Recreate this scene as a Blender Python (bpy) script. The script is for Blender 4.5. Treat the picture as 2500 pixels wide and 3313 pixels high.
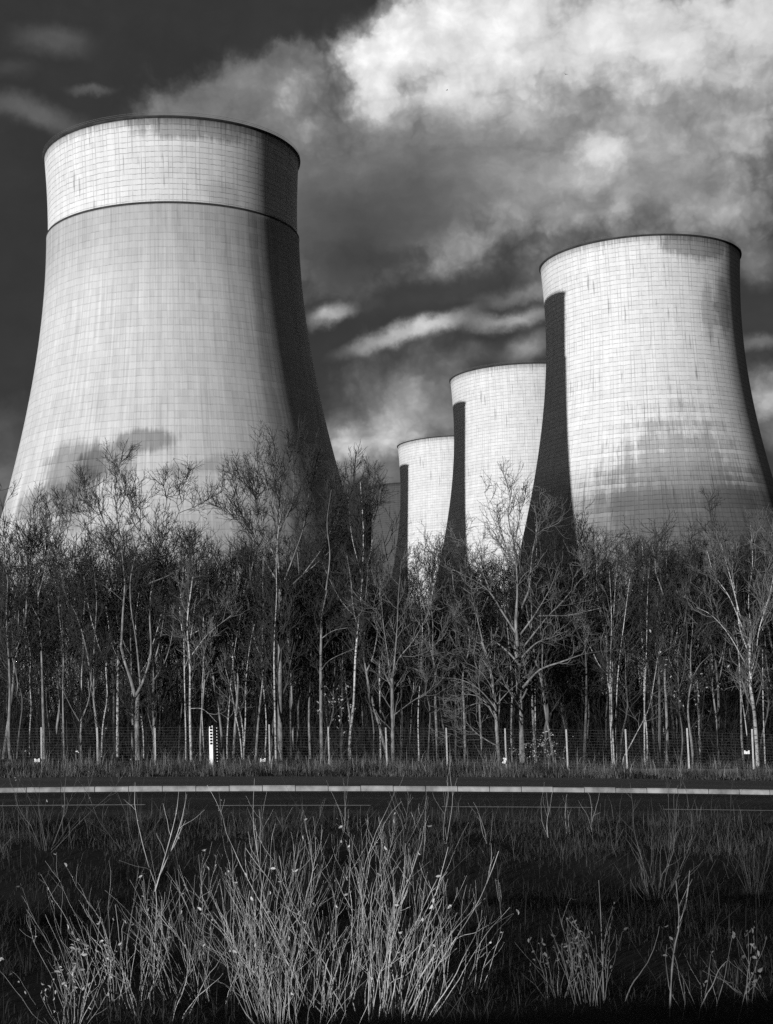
import bpy, math, random
import numpy as np
from math import radians, sin, cos, pi, atan2, hypot, sqrt
from mathutils import Vector, Matrix

scene = bpy.context.scene
for o in list(bpy.data.objects):
    bpy.data.objects.remove(o)

# ------------------------------------------------------------------ camera
EYE = 3.0
FPX, PITCH, ROLL = 4886.6, 0.11735, -0.03183      # focal length in pixels of a 2500 px wide frame
cam_data = bpy.data.cameras.new("camera")
cam = bpy.data.objects.new("camera", cam_data)
scene.collection.objects.link(cam)
scene.camera = cam
cam_data.sensor_fit = 'HORIZONTAL'
cam_data.sensor_width = 36.0
cam_data.lens = FPX / 2500.0 * 36.0
cam_data.clip_start = 0.1
cam_data.clip_end = 20000.0
cam.location = (0, 0, EYE)
cam.rotation_euler = (Matrix.Rotation(pi / 2 + PITCH, 3, 'X') @ Matrix.Rotation(ROLL, 3, 'Z')).to_euler()

# ------------------------------------------------------------------ light
SUN_BEARING, SUN_EL = radians(37.5), radians(5.5)   # low winter sun behind and to the left
sun_dir = Vector((-sin(SUN_BEARING) * cos(SUN_EL), -cos(SUN_BEARING) * cos(SUN_EL), sin(SUN_EL)))
sun_data = bpy.data.lights.new("sun", 'SUN')
sun_data.energy = 4.4
sun_data.angle = radians(0.5)
sun_data.color = (1.0, 1.0, 1.0)
sun = bpy.data.objects.new("sun", sun_data)
sun.rotation_euler = sun_dir.to_track_quat('Z', 'Y').to_euler()
scene.collection.objects.link(sun)

scene.view_settings.view_transform = 'Standard'
scene.view_settings.look = 'None'
scene.view_settings.exposure = 0.3
scene.view_settings.gamma = 1.0
scene.cycles.max_bounces = 4
scene.cycles.diffuse_bounces = 2
scene.cycles.glossy_bounces = 1
scene.cycles.use_denoising = False

# ------------------------------------------------------------------ sky
# clouds by bearing / elevation in degrees: bearing, elevation, half width, half height, tilt,
# firm inner share, brightness, cover
CLOUDS = [
    (-142.5, 8.0, 75.0, 38.0, 0.0, 0.1, 0.62, 1.0),  # bright unseen sky round the sun, added to lift the ambient light
    (-14.11, 8.09, 2.64, 3.51, 0.0, 0.0, 0.42, 0.9),
    (-2.75, 19.33, 8.08, 5.1, 12.0, 0.6, 0.42, 1.0),
    (-6.31, 21.58, 3.34, 1.67, 18.0, 0.6, 0.43, 1.0),
    (-3.01, 22.96, 1.93, 1.58, 35.0, 0.6, 0.42, 1.0),
    (8.52, 20.32, 10.54, 5.8, 0.0, 0.6, 0.54, 1.0),
    (6.27, 22.11, 9.84, 4.22, 4.0, 0.0, 0.62, 0.95),
    (5.27, 23.79, 8.26, 3.34, 10.0, 0.25, 0.82, 1.0),
    (1.41, 23.58, 2.99, 1.41, 36.0, 0.6, 0.86, 1.0),
    (4.76, 24.62, 6.33, 2.11, 8.0, 0.3, 0.95, 0.95),
    (10.85, 23.66, 6.33, 2.11, 0.0, 0.4, 0.84, 0.95),
    (14.47, 22.63, 2.99, 2.81, 0.0, 0.4, 0.8, 0.95),
    (1.26, 19.73, 4.92, 1.93, 5.0, 0.2, 0.42, 0.85),
    (-0.26, 17.77, 5.98, 2.46, 8.0, 0.2, 0.29, 0.95),
    (-1.03, 16.26, 2.81, 1.93, 0.0, 0.2, 0.25, 0.95),
    (6.7, 19.79, 2.64, 1.58, 0.0, 0.1, 0.48, 0.8),
    (8.66, 19.65, 1.32, 1.49, 0.0, 0.2, 0.8, 0.95),
    (9.53, 17.66, 0.97, 1.32, 0.0, 0.2, 0.7, 0.95),
    (14.13, 20.11, 2.99, 2.46, 0.0, 0.2, 0.64, 0.9),
    (11.76, 18.22, 2.99, 1.41, 0.0, 0.1, 0.5, 0.8),
    (13.24, 17.0, 2.99, 1.05, 10.0, 0.1, 0.6, 0.9),
    (6.81, 18.45, 2.46, 1.41, 0.0, 0.1, 0.5, 0.8),
    (3.86, 16.76, 4.39, 1.09, 22.0, 0.2, 0.56, 0.95),
    (2.53, 14.9, 4.75, 0.74, 8.0, 0.3, 0.22, 0.95),
    (5.2, 14.64, 1.76, 0.39, 5.0, 0.1, 0.44, 0.8),
    (-1.96, 14.18, 1.12, 0.47, 10.0, 0.3, 0.72, 0.95),
    (1.22, 13.47, 3.08, 0.44, 14.0, 0.3, 0.7, 0.95),
    (4.99, 13.79, 2.11, 0.42, 5.0, 0.3, 0.68, 0.95),
    (3.33, 12.52, 2.99, 0.53, 10.0, 0.1, 0.3, 0.8),
    (5.65, 12.72, 1.16, 0.67, 20.0, 0.1, 0.58, 0.95),
    (0.4, 10.5, 4.57, 2.64, 20.0, 0.2, 0.54, 0.95),
    (-0.8, 9.22, 2.64, 1.58, 30.0, 0.2, 0.76, 0.95),
    (2.36, 10.43, 1.23, 1.23, 0.0, 0.1, 0.44, 0.7),
    (0.05, 7.97, 1.05, 0.63, 20.0, 0.4, 0.44, 0.95),
    (14.51, 15.3, 1.76, 1.41, 0.0, 0.1, 0.46, 0.9),
    (14.55, 13.29, 1.93, 0.81, 0.0, 0.3, 0.21, 0.95),
    (14.32, 12.26, 1.23, 0.35, 0.0, 0.2, 0.42, 0.8),
    (14.35, 10.09, 1.41, 1.67, 0.0, 0.2, 0.62, 0.95),
    (-5.48, 26.21, 6.59, 2.78, 0.0, 0.86, 0.195, 1.0),
    (-12.51, 23.84, 1.67, 0.67, -5.0, 0.3, 0.32, 0.95),
    (-13.91, 22.84, 1.05, 0.46, 0.0, 0.1, 0.27, 0.8),
    (-13.22, 21.37, 2.64, 0.63, -15.0, 0.3, 0.35, 0.95),
    (-10.94, 22.19, 1.05, 0.23, 0.0, 0.1, 0.34, 0.9),
    (-13.77, 10.47, 1.58, 1.16, 0.0, 0.1, 0.27, 0.8),
]
W = bpy.data.worlds.new("World")
scene.world = W
W.use_nodes = True


class NT:
    """small helper round a node tree"""
    def __init__(s, tree):
        s.t = tree

    def n(s, kind, **kw):
        nd = s.t.nodes.new(kind)
        for k, v in kw.items():
            setattr(nd, k, v)
        return nd

    def put(s, sock, v):
        if isinstance(v, bpy.types.NodeSocket):
            s.t.links.new(v, sock)
        elif v is not None:
            sock.default_value = v

    def m(s, op, a, b=None, c=None, clamp=False):
        nd = s.n('ShaderNodeMath', operation=op, use_clamp=clamp)
        for i, v in enumerate((a, b, c)):
            if v is not None:
                s.put(nd.inputs[i], v)
        return nd.outputs[0]

    def vm(s, op, a, b=None, scale=None):
        nd = s.n('ShaderNodeVectorMath', operation=op)
        s.put(nd.inputs[0], a)
        if b is not None:
            s.put(nd.inputs[1], b)
        if scale is not None:
            s.put(nd.inputs['Scale'], scale)
        return nd.outputs['Value'] if op in ('LENGTH', 'DOT_PRODUCT') else nd.outputs[0]

    def rng(s, v, a, b, c=0.0, d=1.0, smooth=False):
        nd = s.n('ShaderNodeMapRange')
        if smooth:
            nd.interpolation_type = 'SMOOTHSTEP'
        s.put(nd.inputs[0], v)
        for i, q in enumerate((a, b, c, d)):
            s.put(nd.inputs[i + 1], q)
        return nd.outputs[0]

    def noise(s, vec, scale, detail=4.0, rough=0.55, color=False, dim='3D'):
        nd = s.n('ShaderNodeTexNoise')
        nd.noise_dimensions = dim
        s.put(nd.inputs['Vector'], vec)
        nd.inputs['Scale'].default_value = scale
        nd.inputs['Detail'].default_value = detail
        nd.inputs['Roughness'].default_value = rough
        return nd.outputs['Color' if color else 'Fac']

    def mapping(s, vec, loc=(0, 0, 0), rot=(0, 0, 0), scale=(1, 1, 1), kind='POINT'):
        nd = s.n('ShaderNodeMapping', vector_type=kind)
        s.put(nd.inputs[0], vec)
        nd.inputs['Location'].default_value = loc
        nd.inputs['Rotation'].default_value = rot
        nd.inputs['Scale'].default_value = scale
        return nd.outputs[0]

    def lerp(s, a, b, f):
        nd = s.n('ShaderNodeMix', data_type='FLOAT')
        s.put(nd.inputs[0], f)
        s.put(nd.inputs[2], a)
        s.put(nd.inputs[3], b)
        return nd.outputs[0]

    def xyz(s, x, y, z=0.0):
        nd = s.n('ShaderNodeCombineXYZ')
        for i, v in enumerate((x, y, z)):
            s.put(nd.inputs[i], v)
        return nd.outputs[0]


def build_sky():
    t = NT(W.node_tree)
    W.node_tree.nodes.clear()
    out = t.n('ShaderNodeOutputWorld')
    bg = t.n('ShaderNodeBackground')
    bg.inputs['Strength'].default_value = 0.1
    W.node_tree.links.new(bg.outputs[0], out.inputs[0])
    tc = t.n('ShaderNodeTexCoord').outputs['Generated']
    sp = t.n('ShaderNodeSeparateXYZ')
    t.put(sp.inputs[0], tc)
    az = t.m('MULTIPLY', t.m('ARCTAN2', sp.outputs[0], sp.outputs[1]), 180 / pi)
    el = t.m('MULTIPLY', t.m('ARCSINE', sp.outputs[2]), 180 / pi)
    V = t.xyz(az, el)
    w1 = t.vm('SUBTRACT', t.noise(V, 0.28, 7.0, 0.58, True), (0.5, 0.5, 0.5))
    w2 = t.vm('SUBTRACT', t.noise(t.vm('ADD', V, (37.0, 11.0, 3.0)), 0.9, 7.0, 0.62, True), (0.5, 0.5, 0.5))
    Wp = t.vm('ADD', V, t.vm('ADD', t.vm('SCALE', w1, scale=2.2), t.vm('SCALE', w2, scale=0.9)))
    Wp = t.vm('MULTIPLY', Wp, (1, 1, 0))
    Ws = t.vm('ADD', V, t.vm('ADD', t.vm('SCALE', w1, scale=0.9), t.vm('SCALE', w2, scale=0.75)))
    Ws = t.vm('MULTIPLY', Ws, (1, 1, 0))
    vo = t.n('ShaderNodeTexVoronoi', feature='SMOOTH_F1')
    vo.inputs['Scale'].default_value = 0.42
    vo.inputs['Detail'].default_value = 3.0
    vo.inputs['Roughness'].default_value = 0.55
    vo.inputs['Lacunarity'].default_value = 2.3
    vo.inputs['Smoothness'].default_value = 0.35
    t.put(vo.inputs['Vector'], Ws)
    puff = t.m('SUBTRACT', vo.outputs['Distance'], 0.68)
    val = 0.19
    for (a, e, rx, ry, rot, inner, br, op) in CLOUDS:
        d = t.vm('LENGTH', t.mapping(Wp if ry > 1.1 else Ws, (a, e, 0), (0, 0, radians(rot)), (rx, ry, 1), 'TEXTURE'))
        if ry > 0.9:
            d = t.m('ADD', d, t.m('MULTIPLY', puff, 0.36))
        mask = t.rng(d, inner * (1.0 if ry > 1.1 else 0.4), 1.12 if inner > 0.8 else 1.25, op, 0.0, True)
        val = t.lerp(val, br, mask)
    # texture inside the cloud: billows stronger where it is bright, a fine wispy layer everywhere
    n1 = t.m('SUBTRACT', t.noise(t.mapping(Ws, scale=(1, 1.5, 1)), 0.36, 8.0, 0.58), 0.5)
    n2 = t.m('SUBTRACT', t.noise(t.mapping(Ws, (9, 4, 0), (0, 0, 0.3), (0.55, 1.5, 1)), 0.6, 8.0, 0.6), 0.5)
    tex = t.m('ADD', t.m('ADD', t.m('MULTIPLY', n1, 0.55), t.m('MULTIPLY', n2, 0.40)), t.m('MULTIPLY', puff, -0.26))
    k = t.rng(val, 0.2, 0.5, 0.25, 1.0)
    val = t.m('MULTIPLY', val, t.m('ADD', 1.0, t.m('MULTIPLY', tex, k)))
    val = t.m('MAXIMUM', val, 0.02)
    val = t.m('SUBTRACT', val, t.m('MULTIPLY', t.m('MAXIMUM', t.m('SUBTRACT', val, 0.7), 0.0), 0.42))     # highlights roll off
    lin = t.m('POWER', val, 2.25)
    cloud = t.m('MULTIPLY', lin, 11.0)                      # divided by strength 0.1 and the exposure
    sky = t.n('ShaderNodeTexSky', sky_type='NISHITA')
    sky.sun_disc = False
    sky.sun_elevation = SUN_EL
    sky.sun_rotation = radians(217.5)
    sep = t.n('ShaderNodeSeparateColor')
    t.put(sep.inputs[0], sky.outputs[0])
    red = t.m('MULTIPLY', sep.outputs[0], 0.05)             # deep red filter: the blue sky goes dark
    tot = t.m('ADD', cloud, red)
    col = t.n('ShaderNodeCombineColor')
    for i in range(3):
        t.put(col.inputs[i], tot)
    t.put(bg.inputs['Color'], col.outputs[0])
    W.cycles.sampling_method = 'MANUAL'
    W.cycles.sample_map_resolution = 512


build_sky()

# ------------------------------------------------------------------ helpers
COL = scene.collection


def ray(xd, yd):
    """direction of a point of the picture (x 0..1669, y 0..2212), used to survey the place"""
    a, b = xd * 1.49790 - 1250, yd * 1.49790 - 1656.5
    X = a * cos(ROLL) + b * sin(ROLL)
    Y = -a * sin(ROLL) + b * cos(ROLL)
    return Vector((X / FPX, cos(PITCH) + Y / FPX * sin(PITCH), sin(PITCH) - Y / FPX * cos(PITCH)))


def at(xd, yd, D):
    d = ray(xd, yd)
    return np.array([d.x / d.y * D, D, EYE + d.z / d.y * D])


def xat(xd, yd, D):
    return at(xd, yd, D)[0]


def mesh_np(name, V, polys, mat=None, parent=None, smooth=True, uv=None):
    """V (n,3); polys: list of int arrays (m,k)"""
    me = bpy.data.meshes.new(name)
    V = np.asarray(V, np.float32)
    me.vertices.add(len(V))
    me.vertices.foreach_set('co', V.ravel())
    loops = np.concatenate([p.ravel() for p in polys]).astype(np.int32)
    sizes = np.concatenate([np.full(len(p), p.shape[1]) for p in polys])
    starts = np.concatenate([[0], np.cumsum(sizes)[:-1]]).astype(np.int32)
    me.loops.add(len(loops))
    me.loops.foreach_set('vertex_index', loops)
    me.polygons.add(len(starts))
    me.polygons.foreach_set('loop_start', starts)
    me.polygons.foreach_set('use_smooth', np.full(len(starts), smooth))
    me.update(calc_edges=True)
    if uv is not None:
        l = me.uv_layers.new(name='UVMap')
        l.data.foreach_set('uv', np.asarray(uv, np.float32)[loops].ravel() if len(uv) == len(V) else np.asarray(uv, np.float32).ravel())
    if mat:
        me.materials.append(mat)
    return link(name, me, parent)


def link(name, me, parent=None):
    o = bpy.data.objects.new(name, me)
    COL.objects.link(o)
    if parent is not None:
        o.parent = parent
    return o


def empty(name, loc, label, cat, group=None):
    o = bpy.data.objects.new(name, None)
    COL.objects.link(o)
    o.location = loc
    o.empty_display_size = 0.3
    o['label'] = label
    o['category'] = cat
    if group:
        o['group'] = group
    return o


def tag(o, label=None, cat=None, group=None, kind=None):
    for k, v in (('label', label), ('category', cat), ('group', group), ('kind', kind)):
        if v:
            o[k] = v
    return o


def boxes(list_):
    """axis boxes (x0,x1,y0,y1,z0,z1) -> V, quads"""
    V, Q = [], []
    for (x0, x1, y0, y1, z0, z1) in list_:
        b = len(V)
        V += [(x0, y0, z0), (x1, y0, z0), (x1, y1, z0), (x0, y1, z0), (x0, y0, z1), (x1, y0, z1), (x1, y1, z1), (x0, y1, z1)]
        Q += [[b, b + 3, b + 2, b + 1], [b + 4, b + 5, b + 6, b + 7], [b, b + 1, b + 5, b + 4], [b + 1, b + 2, b + 6, b + 5], [b + 2, b + 3, b + 7, b + 6], [b + 3, b, b + 4, b + 7]]
    return np.array(V, float), np.array(Q)


def tubes(sets):
    """sets: list of (P (M,n,3), R (M,n), sides) -> V, [quads]"""
    Vs, Qs, base = [], [], 0
    for P, R, k in sets:
        if len(P) == 0:
            continue
        M, n, _ = P.shape
        T = np.gradient(P, axis=1)
        T /= np.linalg.norm(T, axis=2, keepdims=True) + 1e-9
        mean = T.mean(1)
        ref = np.where(np.abs(mean[:, 2:3]) > 0.75, np.array([[1.0, 0, 0]]), np.array([[0, 0, 1.0]]))[:, None, :]
        U = np.cross(T, np.broadcast_to(ref, T.shape))
        U /= np.linalg.norm(U, axis=2, keepdims=True) + 1e-9
        B = np.cross(T, U)
        a = np.arange(k) * 2 * pi / k
        ring = P[:, :, None, :] + R[:, :, None, None] * (np.cos(a)[None, None, :, None] * U[:, :, None, :] + np.sin(a)[None, None, :, None] * B[:, :, None, :])
        Vs.append(ring.reshape(-1, 3))
        i = np.arange(M)[:, None, None] * (n * k) + np.arange(n - 1)[None, :, None] * k
        j = np.arange(k)[None, None, :]
        j2 = (j + 1) % k
        q = np.stack([i + j, i + j2, i + k + j2, i + k + j], -1).reshape(-1, 4)[:, ::-1] + base
        Qs.append(q)
        base += M * n * k
    return np.concatenate(Vs), Qs


def resample(pts, n):
    pts = np.asarray(pts, float)
    # smooth through the points with Catmull-Rom, then even spacing
    if len(pts) > 2:
        e = np.vstack([2 * pts[0] - pts[1], pts, 2 * pts[-1] - pts[-2]])
        out = []
        for i in range(1, len(e) - 2):
            for u in np.linspace(0, 1, 8, endpoint=False):
                p0, p1, p2, p3 = e[i - 1:i + 3]
                out.append(0.5 * (2 * p1 + (p2 - p0) * u + (2 * p0 - 5 * p1 + 4 * p2 - p3) * u * u + (3 * p1 - p0 - 3 * p2 + p3) * u ** 3))
        pts = np.array(out + [pts[-1]])
    s = np.concatenate([[0], np.cumsum(np.linalg.norm(np.diff(pts, axis=0), axis=1))])
    q = np.linspace(0, s[-1], n)
    return np.stack([np.interp(q, s, pts[:, i]) for i in range(3)], 1)


def spawn(P, R, rng, dens, t0, t1, ang, length, n, trop, wob, rr, rmax, rmin, taper=0.35, shape=0.5):
    """children of the branches P,R: picks points along them and grows a branch from each"""
    M, m, _ = P.shape
    L = np.linalg.norm(np.diff(P, axis=1), axis=2).sum(1)
    cnt = rng.poisson(np.maximum(L * (t1 - t0) * dens, 0.02))
    idx = np.repeat(np.arange(M), cnt)
    K = len(idx)
    if K == 0:
        return np.zeros((0, n, 3)), np.zeros((0, n))
    t = rng.uniform(t0, t1, K)
    f = t * (m - 1)
    i = np.minimum(f.astype(int), m - 2)
    u = (f - i)[:, None]
    p = P[idx, i] * (1 - u) + P[idx, i + 1] * u
    d = P[idx, i + 1] - P[idx, i]
    d /= np.linalg.norm(d, axis=1, keepdims=True) + 1e-9
    pr = R[idx, i] * (1 - u[:, 0]) + R[idx, i + 1] * u[:, 0]
    q = np.cross(d, rng.normal(size=(K, 3)))
    q /= np.linalg.norm(q, axis=1, keepdims=True) + 1e-9
    a = np.radians(rng.uniform(ang[0], ang[1], K))[:, None]
    d = d * np.cos(a) + q * np.sin(a)
    ln = rng.uniform(length[0], length[1], K) * (1 - shape * (t - t0) / max(t1 - t0, 1e-6))
    r0 = np.clip(pr * rr, rmin, rmax)
    out = np.empty((K, n, 3))
    out[:, 0] = p
    for k in range(1, n):
        d = d + np.array([0, 0, trop]) + rng.normal(size=(K, 3)) * wob
        d /= np.linalg.norm(d, axis=1, keepdims=True)
        out[:, k] = out[:, k - 1] + d * (ln / (n - 1))[:, None]
    rad = r0[:, None] * np.linspace(1, taper, n)[None, :]
    return out, np.maximum(rad, rmin * 0.6)


# ------------------------------------------------------------------ materials
def material(name, rough=0.9, spec=0.2):
    m = bpy.data.materials.new(name)
    m.use_nodes = True
    b = m.node_tree.nodes['Principled BSDF']
    b.inputs['Roughness'].default_value = rough
    b.inputs['Specular IOR Level'].default_value = spec
    return m, NT(m.node_tree), b


def grey(t, b, v):
    c = t.n('ShaderNodeCombineColor')
    for i in range(3):
        t.put(c.inputs[i], v)
    t.put(b.inputs['Base Color'], c.outputs[0])


def bump(t, b, h, strength=0.4, dist=0.02):
    nd = t.n('ShaderNodeBump')
    nd.inputs['Strength'].default_value = strength
    nd.inputs['Distance'].default_value = dist
    t.put(nd.inputs['Height'], h)
    t.put(b.inputs['Normal'], nd.outputs[0])


def noisy(name, lo, hi, scale, rough=0.9, spec=0.15, detail=5.0, stretch=(1, 1, 1), bmp=0.0):
    m, t, b = material(name, rough, spec)
    o = t.n('ShaderNodeTexCoord').outputs['Object']
    f = t.noise(t.mapping(o, scale=stretch), scale, detail, 0.6)
    grey(t, b, t.rng(f, 0.3, 0.7, lo, hi))
    if bmp:
        bump(t, b, f, bmp)
    return m


def concrete(name, bays, course, base, joint=0.55, stains=(), grime=True, rib=0.3, streak=0.22, v_hi=114.0, bands=(), drip=0.6):
    """shuttered concrete: UV is (turn 0..1, height in metres)"""
    m, t, b = material(name, 0.92, 0.1)
    uv = t.n('ShaderNodeUVMap').outputs[0]
    s = t.n('ShaderNodeSeparateXYZ')
    t.put(s.inputs[0], uv)
    u, v = s.outputs[0], s.outputs[1]
    wob = t.m('MULTIPLY', t.m('SUBTRACT', t.noise(t.xyz(t.m('MULTIPLY', u, 160.0), t.m('MULTIPLY', v, 0.15)), 1.0, 3.0), 0.5), 0.4)
    cv = t.m('DIVIDE', t.m('ADD', v, wob), course)
    row = t.m('FLOOR', cv)
    fr = t.m('FRACT', cv)
    bu = t.m('MULTIPLY', u, bays)
    bay = t.m('FLOOR', bu)
    fb = t.m('FRACT', bu)
    # joints
    brk = t.noise(t.xyz(t.m('MULTIPLY', u, 300.0), v), 0.45, 3.0, 0.6)
    hj = t.rng(t.m('ABSOLUTE', t.m('SUBTRACT', fr, 0.06)), 0.03, 0.12, 1.0, 0.0)
    hj = t.m('MULTIPLY', hj, t.rng(brk, 0.34, 0.62, 0.30, 1.0))
    v1 = t.rng(t.m('ABSOLUTE', t.m('SUBTRACT', fb, 0.04)), 0.008, 0.035, 1.0, 0.0)
    v2 = t.rng(t.m('ABSOLUTE', t.m('SUBTRACT', fb, 0.04 + rib)), 0.008, 0.035, 1.0, 0.0)
    brk2 = t.noise(t.xyz(t.m('ADD', t.m('MULTIPLY', bay, 7.31), 3.0), t.m('MULTIPLY', v, 0.16)), 1.0, 3.0, 0.65)
    vj = t.m('MULTIPLY', t.m('MAXIMUM', v1, v2), t.rng(brk2, 0.38, 0.68, 0.12, 1.0))
    jt = t.m('MAXIMUM', hj, vj)
    # pour-by-pour tints
    strip = t.m('LESS_THAN', fb, 0.04 + rib)
    wn = t.n('ShaderNodeTexWhiteNoise')
    wn.noise_dimensions = '3D'
    t.put(wn.inputs['Vector'], t.xyz(bay, row, strip))
    wr = t.n('ShaderNodeTexWhiteNoise')
    wr.noise_dimensions = '1D'
    t.put(wr.inputs['W'], row)
    tint = t.m('ADD', t.m('MULTIPLY', t.m('SUBTRACT', wn.outputs['Value'], 0.5), 0.10), t.m('MULTIPLY', t.m('SUBTRACT', wr.outputs['Value'], 0.5), 0.07))
    # streaks running down and broad weathering
    st = t.noise(t.xyz(t.m('MULTIPLY', u, 420.0), t.m('MULTIPLY', v, 0.06)), 1.0, 5.0, 0.65)
    st2 = t.noise(t.xyz(t.m('MULTIPLY', u, 90.0), t.m('MULTIPLY', v, 0.02), 5.0), 1.0, 5.0, 0.6)
    broad = t.noise(t.xyz(t.m('MULTIPLY', u, 26.0), t.m('MULTIPLY', v, 0.09), 9.0), 1.0, 6.0, 0.6)
    f = t.m('ADD', 1.0, tint)
    f = t.m('ADD', f, t.m('MULTIPLY', t.m('SUBTRACT', st, 0.5), streak * 2))
    f = t.m('ADD', f, t.m('MULTIPLY', t.m('SUBTRACT', st2, 0.5), streak * 1.2))
    f = t.m('ADD', f, t.m('MULTIPLY', t.m('SUBTRACT', broad, 0.5), 0.16))
    # dark drips hanging from some joints
    dr = t.noise(t.xyz(t.m('MULTIPLY', u, 210.0), t.m('MULTIPLY', v, 0.11), 21.0), 1.0, 2.0, 0.5)
    f = t.m('MULTIPLY', f, t.rng(dr, 0.64, 0.72, 1.0, drip))
    f = t.m('MULTIPLY', f, t.m('SUBTRACT', 1.0, t.m('MULTIPLY', jt, joint)))
    # stains with a shape of their own: (angle, height, half angle, half height, kept share)
    edge = t.m('MULTIPLY', t.m('SUBTRACT', t.noise(t.xyz(t.m('MULTIPLY', u, 60.0), t.m('MULTIPLY', v, 0.12), 2.0), 1.0, 6.0, 0.62), 0.5), 1.3)
    vert = t.m('ADD', t.m('MULTIPLY', t.m('SUBTRACT', st, 0.5), 0.8), t.m('MULTIPLY', t.m('SUBTRACT', wr.outputs['Value'], 0.5), 0.32))
    for (a, h, da, dh, keep) in tuple(stains):
        x = t.m('DIVIDE', t.m('SUBTRACT', u, 0.5 + a / 360.0), da / 360.0)
        y = t.m('DIVIDE', t.m('SUBTRACT', v, h), dh)
        r = t.m('SQRT', t.m('ADD', t.m('MULTIPLY', x, x), t.m('MULTIPLY', y, y)))
        r = t.m('ADD', t.m('ADD', r, edge), vert)
        f = t.m('MULTIPLY', f, t.rng(r, 0.65, 1.22, keep, 1.0, True))
    for (h0, h1, keep) in bands:
        y = t.m('ADD', v, t.m('MULTIPLY', t.m('ADD', edge, vert), 5.0))
        f = t.m('MULTIPLY', f, t.rng(y, h0, h1, keep, 1.0, True))
    if grime:
        gx = t.noise(t.xyz(t.m('MULTIPLY', u, 240.0), 0.0), 1.0, 5.0, 0.7)
        gd = t.m('ADD', t.m('SUBTRACT', v_hi, v), t.m('MULTIPLY', t.m('SUBTRACT', gx, 0.5), -7.0))
        f = t.m('MULTIPLY', f, t.rng(gd, 0.0, 2.6, 0.5, 1.0, True))
    grey(t, b, t.m('MULTIPLY', f, base))
    h = t.m('SUBTRACT', t.m('MULTIPLY', st, 0.2), jt)
    bump(t, b, h, 0.07, 0.06)
    return m


bark = noisy('bark', 0.05, 0.24, 9.0, stretch=(1, 1, 0.35), bmp=0.8)
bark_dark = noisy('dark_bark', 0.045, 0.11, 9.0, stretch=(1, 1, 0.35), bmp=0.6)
bark_deep = noisy('shaded_wood_bark', 0.035, 0.11, 6.0, stretch=(1, 1, 0.3))  # darker bark for the deep wood, its inner shade put into the colour
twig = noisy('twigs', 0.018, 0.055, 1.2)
twig_dark = noisy('dark_twigs', 0.010, 0.03, 0.8)  # darker twigs for the deep wood, inner shade put into the colour
twig_pale = noisy('pale_twigs', 0.05, 0.17, 1.2)


def birch_bark():
    m, t, b = material('birch_bark', 0.8, 0.2)
    o = t.n('ShaderNodeTexCoord').outputs['Object']
    f = t.noise(t.mapping(o, scale=(2.5, 2.5, 7.0)), 2.0, 4.0, 0.6)
    g = t.noise(t.mapping(o, scale=(1, 1, 0.5)), 1.3, 4.0, 0.6)
    grey(t, b, t.m('MULTIPLY', t.rng(f, 0.38, 0.5, 0.08, 0.5), t.rng(g, 0.35, 0.62, 0.4, 1.0)))
    return m


birch = birch_bark()
grass_dry = noisy('dry_grass', 0.02, 0.16, 0.8)
grass_bank = noisy('bank_grass', 0.010, 0.085, 0.6)
grass_dark = noisy('dark_grass', 0.008, 0.045, 0.7)
straw = noisy('straw', 0.2, 0.4, 2.0)
weed_bark = noisy('weed_stem', 0.05, 0.2, 2.6, rough=0.7)
stem_pale = noisy('willow_bark', 0.05, 0.60, 1.9, rough=0.6, spec=0.3)
leaf_m = noisy('leaf', 0.12, 0.5, 5.0, rough=0.6)
leaf_dead = noisy('withered_leaf', 0.04, 0.15, 5.0, rough=0.7)
soil = noisy('soil', 0.006, 0.02, 0.7, bmp=0.5)
metal = noisy('galvanised_steel', 0.5, 0.72, 8.0, rough=0.55, spec=0.4)
wire_m = noisy('dull_wire', 0.10, 0.2, 8.0, rough=0.6)
white_paint = noisy('white_paint', 0.68, 0.82, 9.0, rough=0.6)
black_plastic = noisy('black_plastic', 0.01, 0.02, 5.0, rough=0.5)
rim_m = noisy('rim_concrete', 0.02, 0.05, 0.5)
sheet_m = noisy('weathered_sheet', 0.04, 0.09, 1.5)


def asphalt(name, lo, hi, bands=()):
    m, t, b = material(name, 0.8, 0.25)
    o = t.n('ShaderNodeTexCoord').outputs['Object']
    f = t.noise(o, 24.0, 4.0, 0.7)
    g = t.noise(t.mapping(o, scale=(0.12, 0.9, 1)), 1.0, 5.0, 0.6)
    v = t.m('ADD', t.rng(f, 0.3, 0.7, lo, hi), t.m('MULTIPLY', t.m('SUBTRACT', g, 0.5), hi))
    if bands:
        s = t.n('ShaderNodeSeparateXYZ')
        t.put(s.inputs[0], o)
        tt = t.m('SUBTRACT', s.outputs[1], t.m('ADD', 43.0, t.m('MULTIPLY', s.outputs[0], 0.13)))
        for c, w, k in bands:
            d = t.m('ABSOLUTE', t.m('SUBTRACT', tt, c))
            v = t.m('MULTIPLY', v, t.rng(d, 0.0, w, k, 1.0, True))
    grey(t, b, t.m('MAXIMUM', v, 0.004))
    bump(t, b, f, 0.3, 0.006)
    return m


road_m = asphalt('road_asphalt', 0.025, 0.05, ((-1.0, 1.0, 0.4), (-3.2, 0.9, 1.7), (-6.2, 0.9, 0.6), (-7.6, 0.8, 1.5), (-9.2, 0.8, 0.7)))
path_m = asphalt('path_asphalt', 0.08, 0.15)
paint_m = noisy('road_paint', 0.4, 0.8, 9.0)
kerb_m = noisy('kerb_concrete', 0.13, 0.38, 2.2, bmp=0.3, detail=8.0)
# ------------------------------------------------------------------ ground
def kerb_y(x):
    return 43.0 + 0.13 * np.clip(x, -60, 60)


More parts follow.
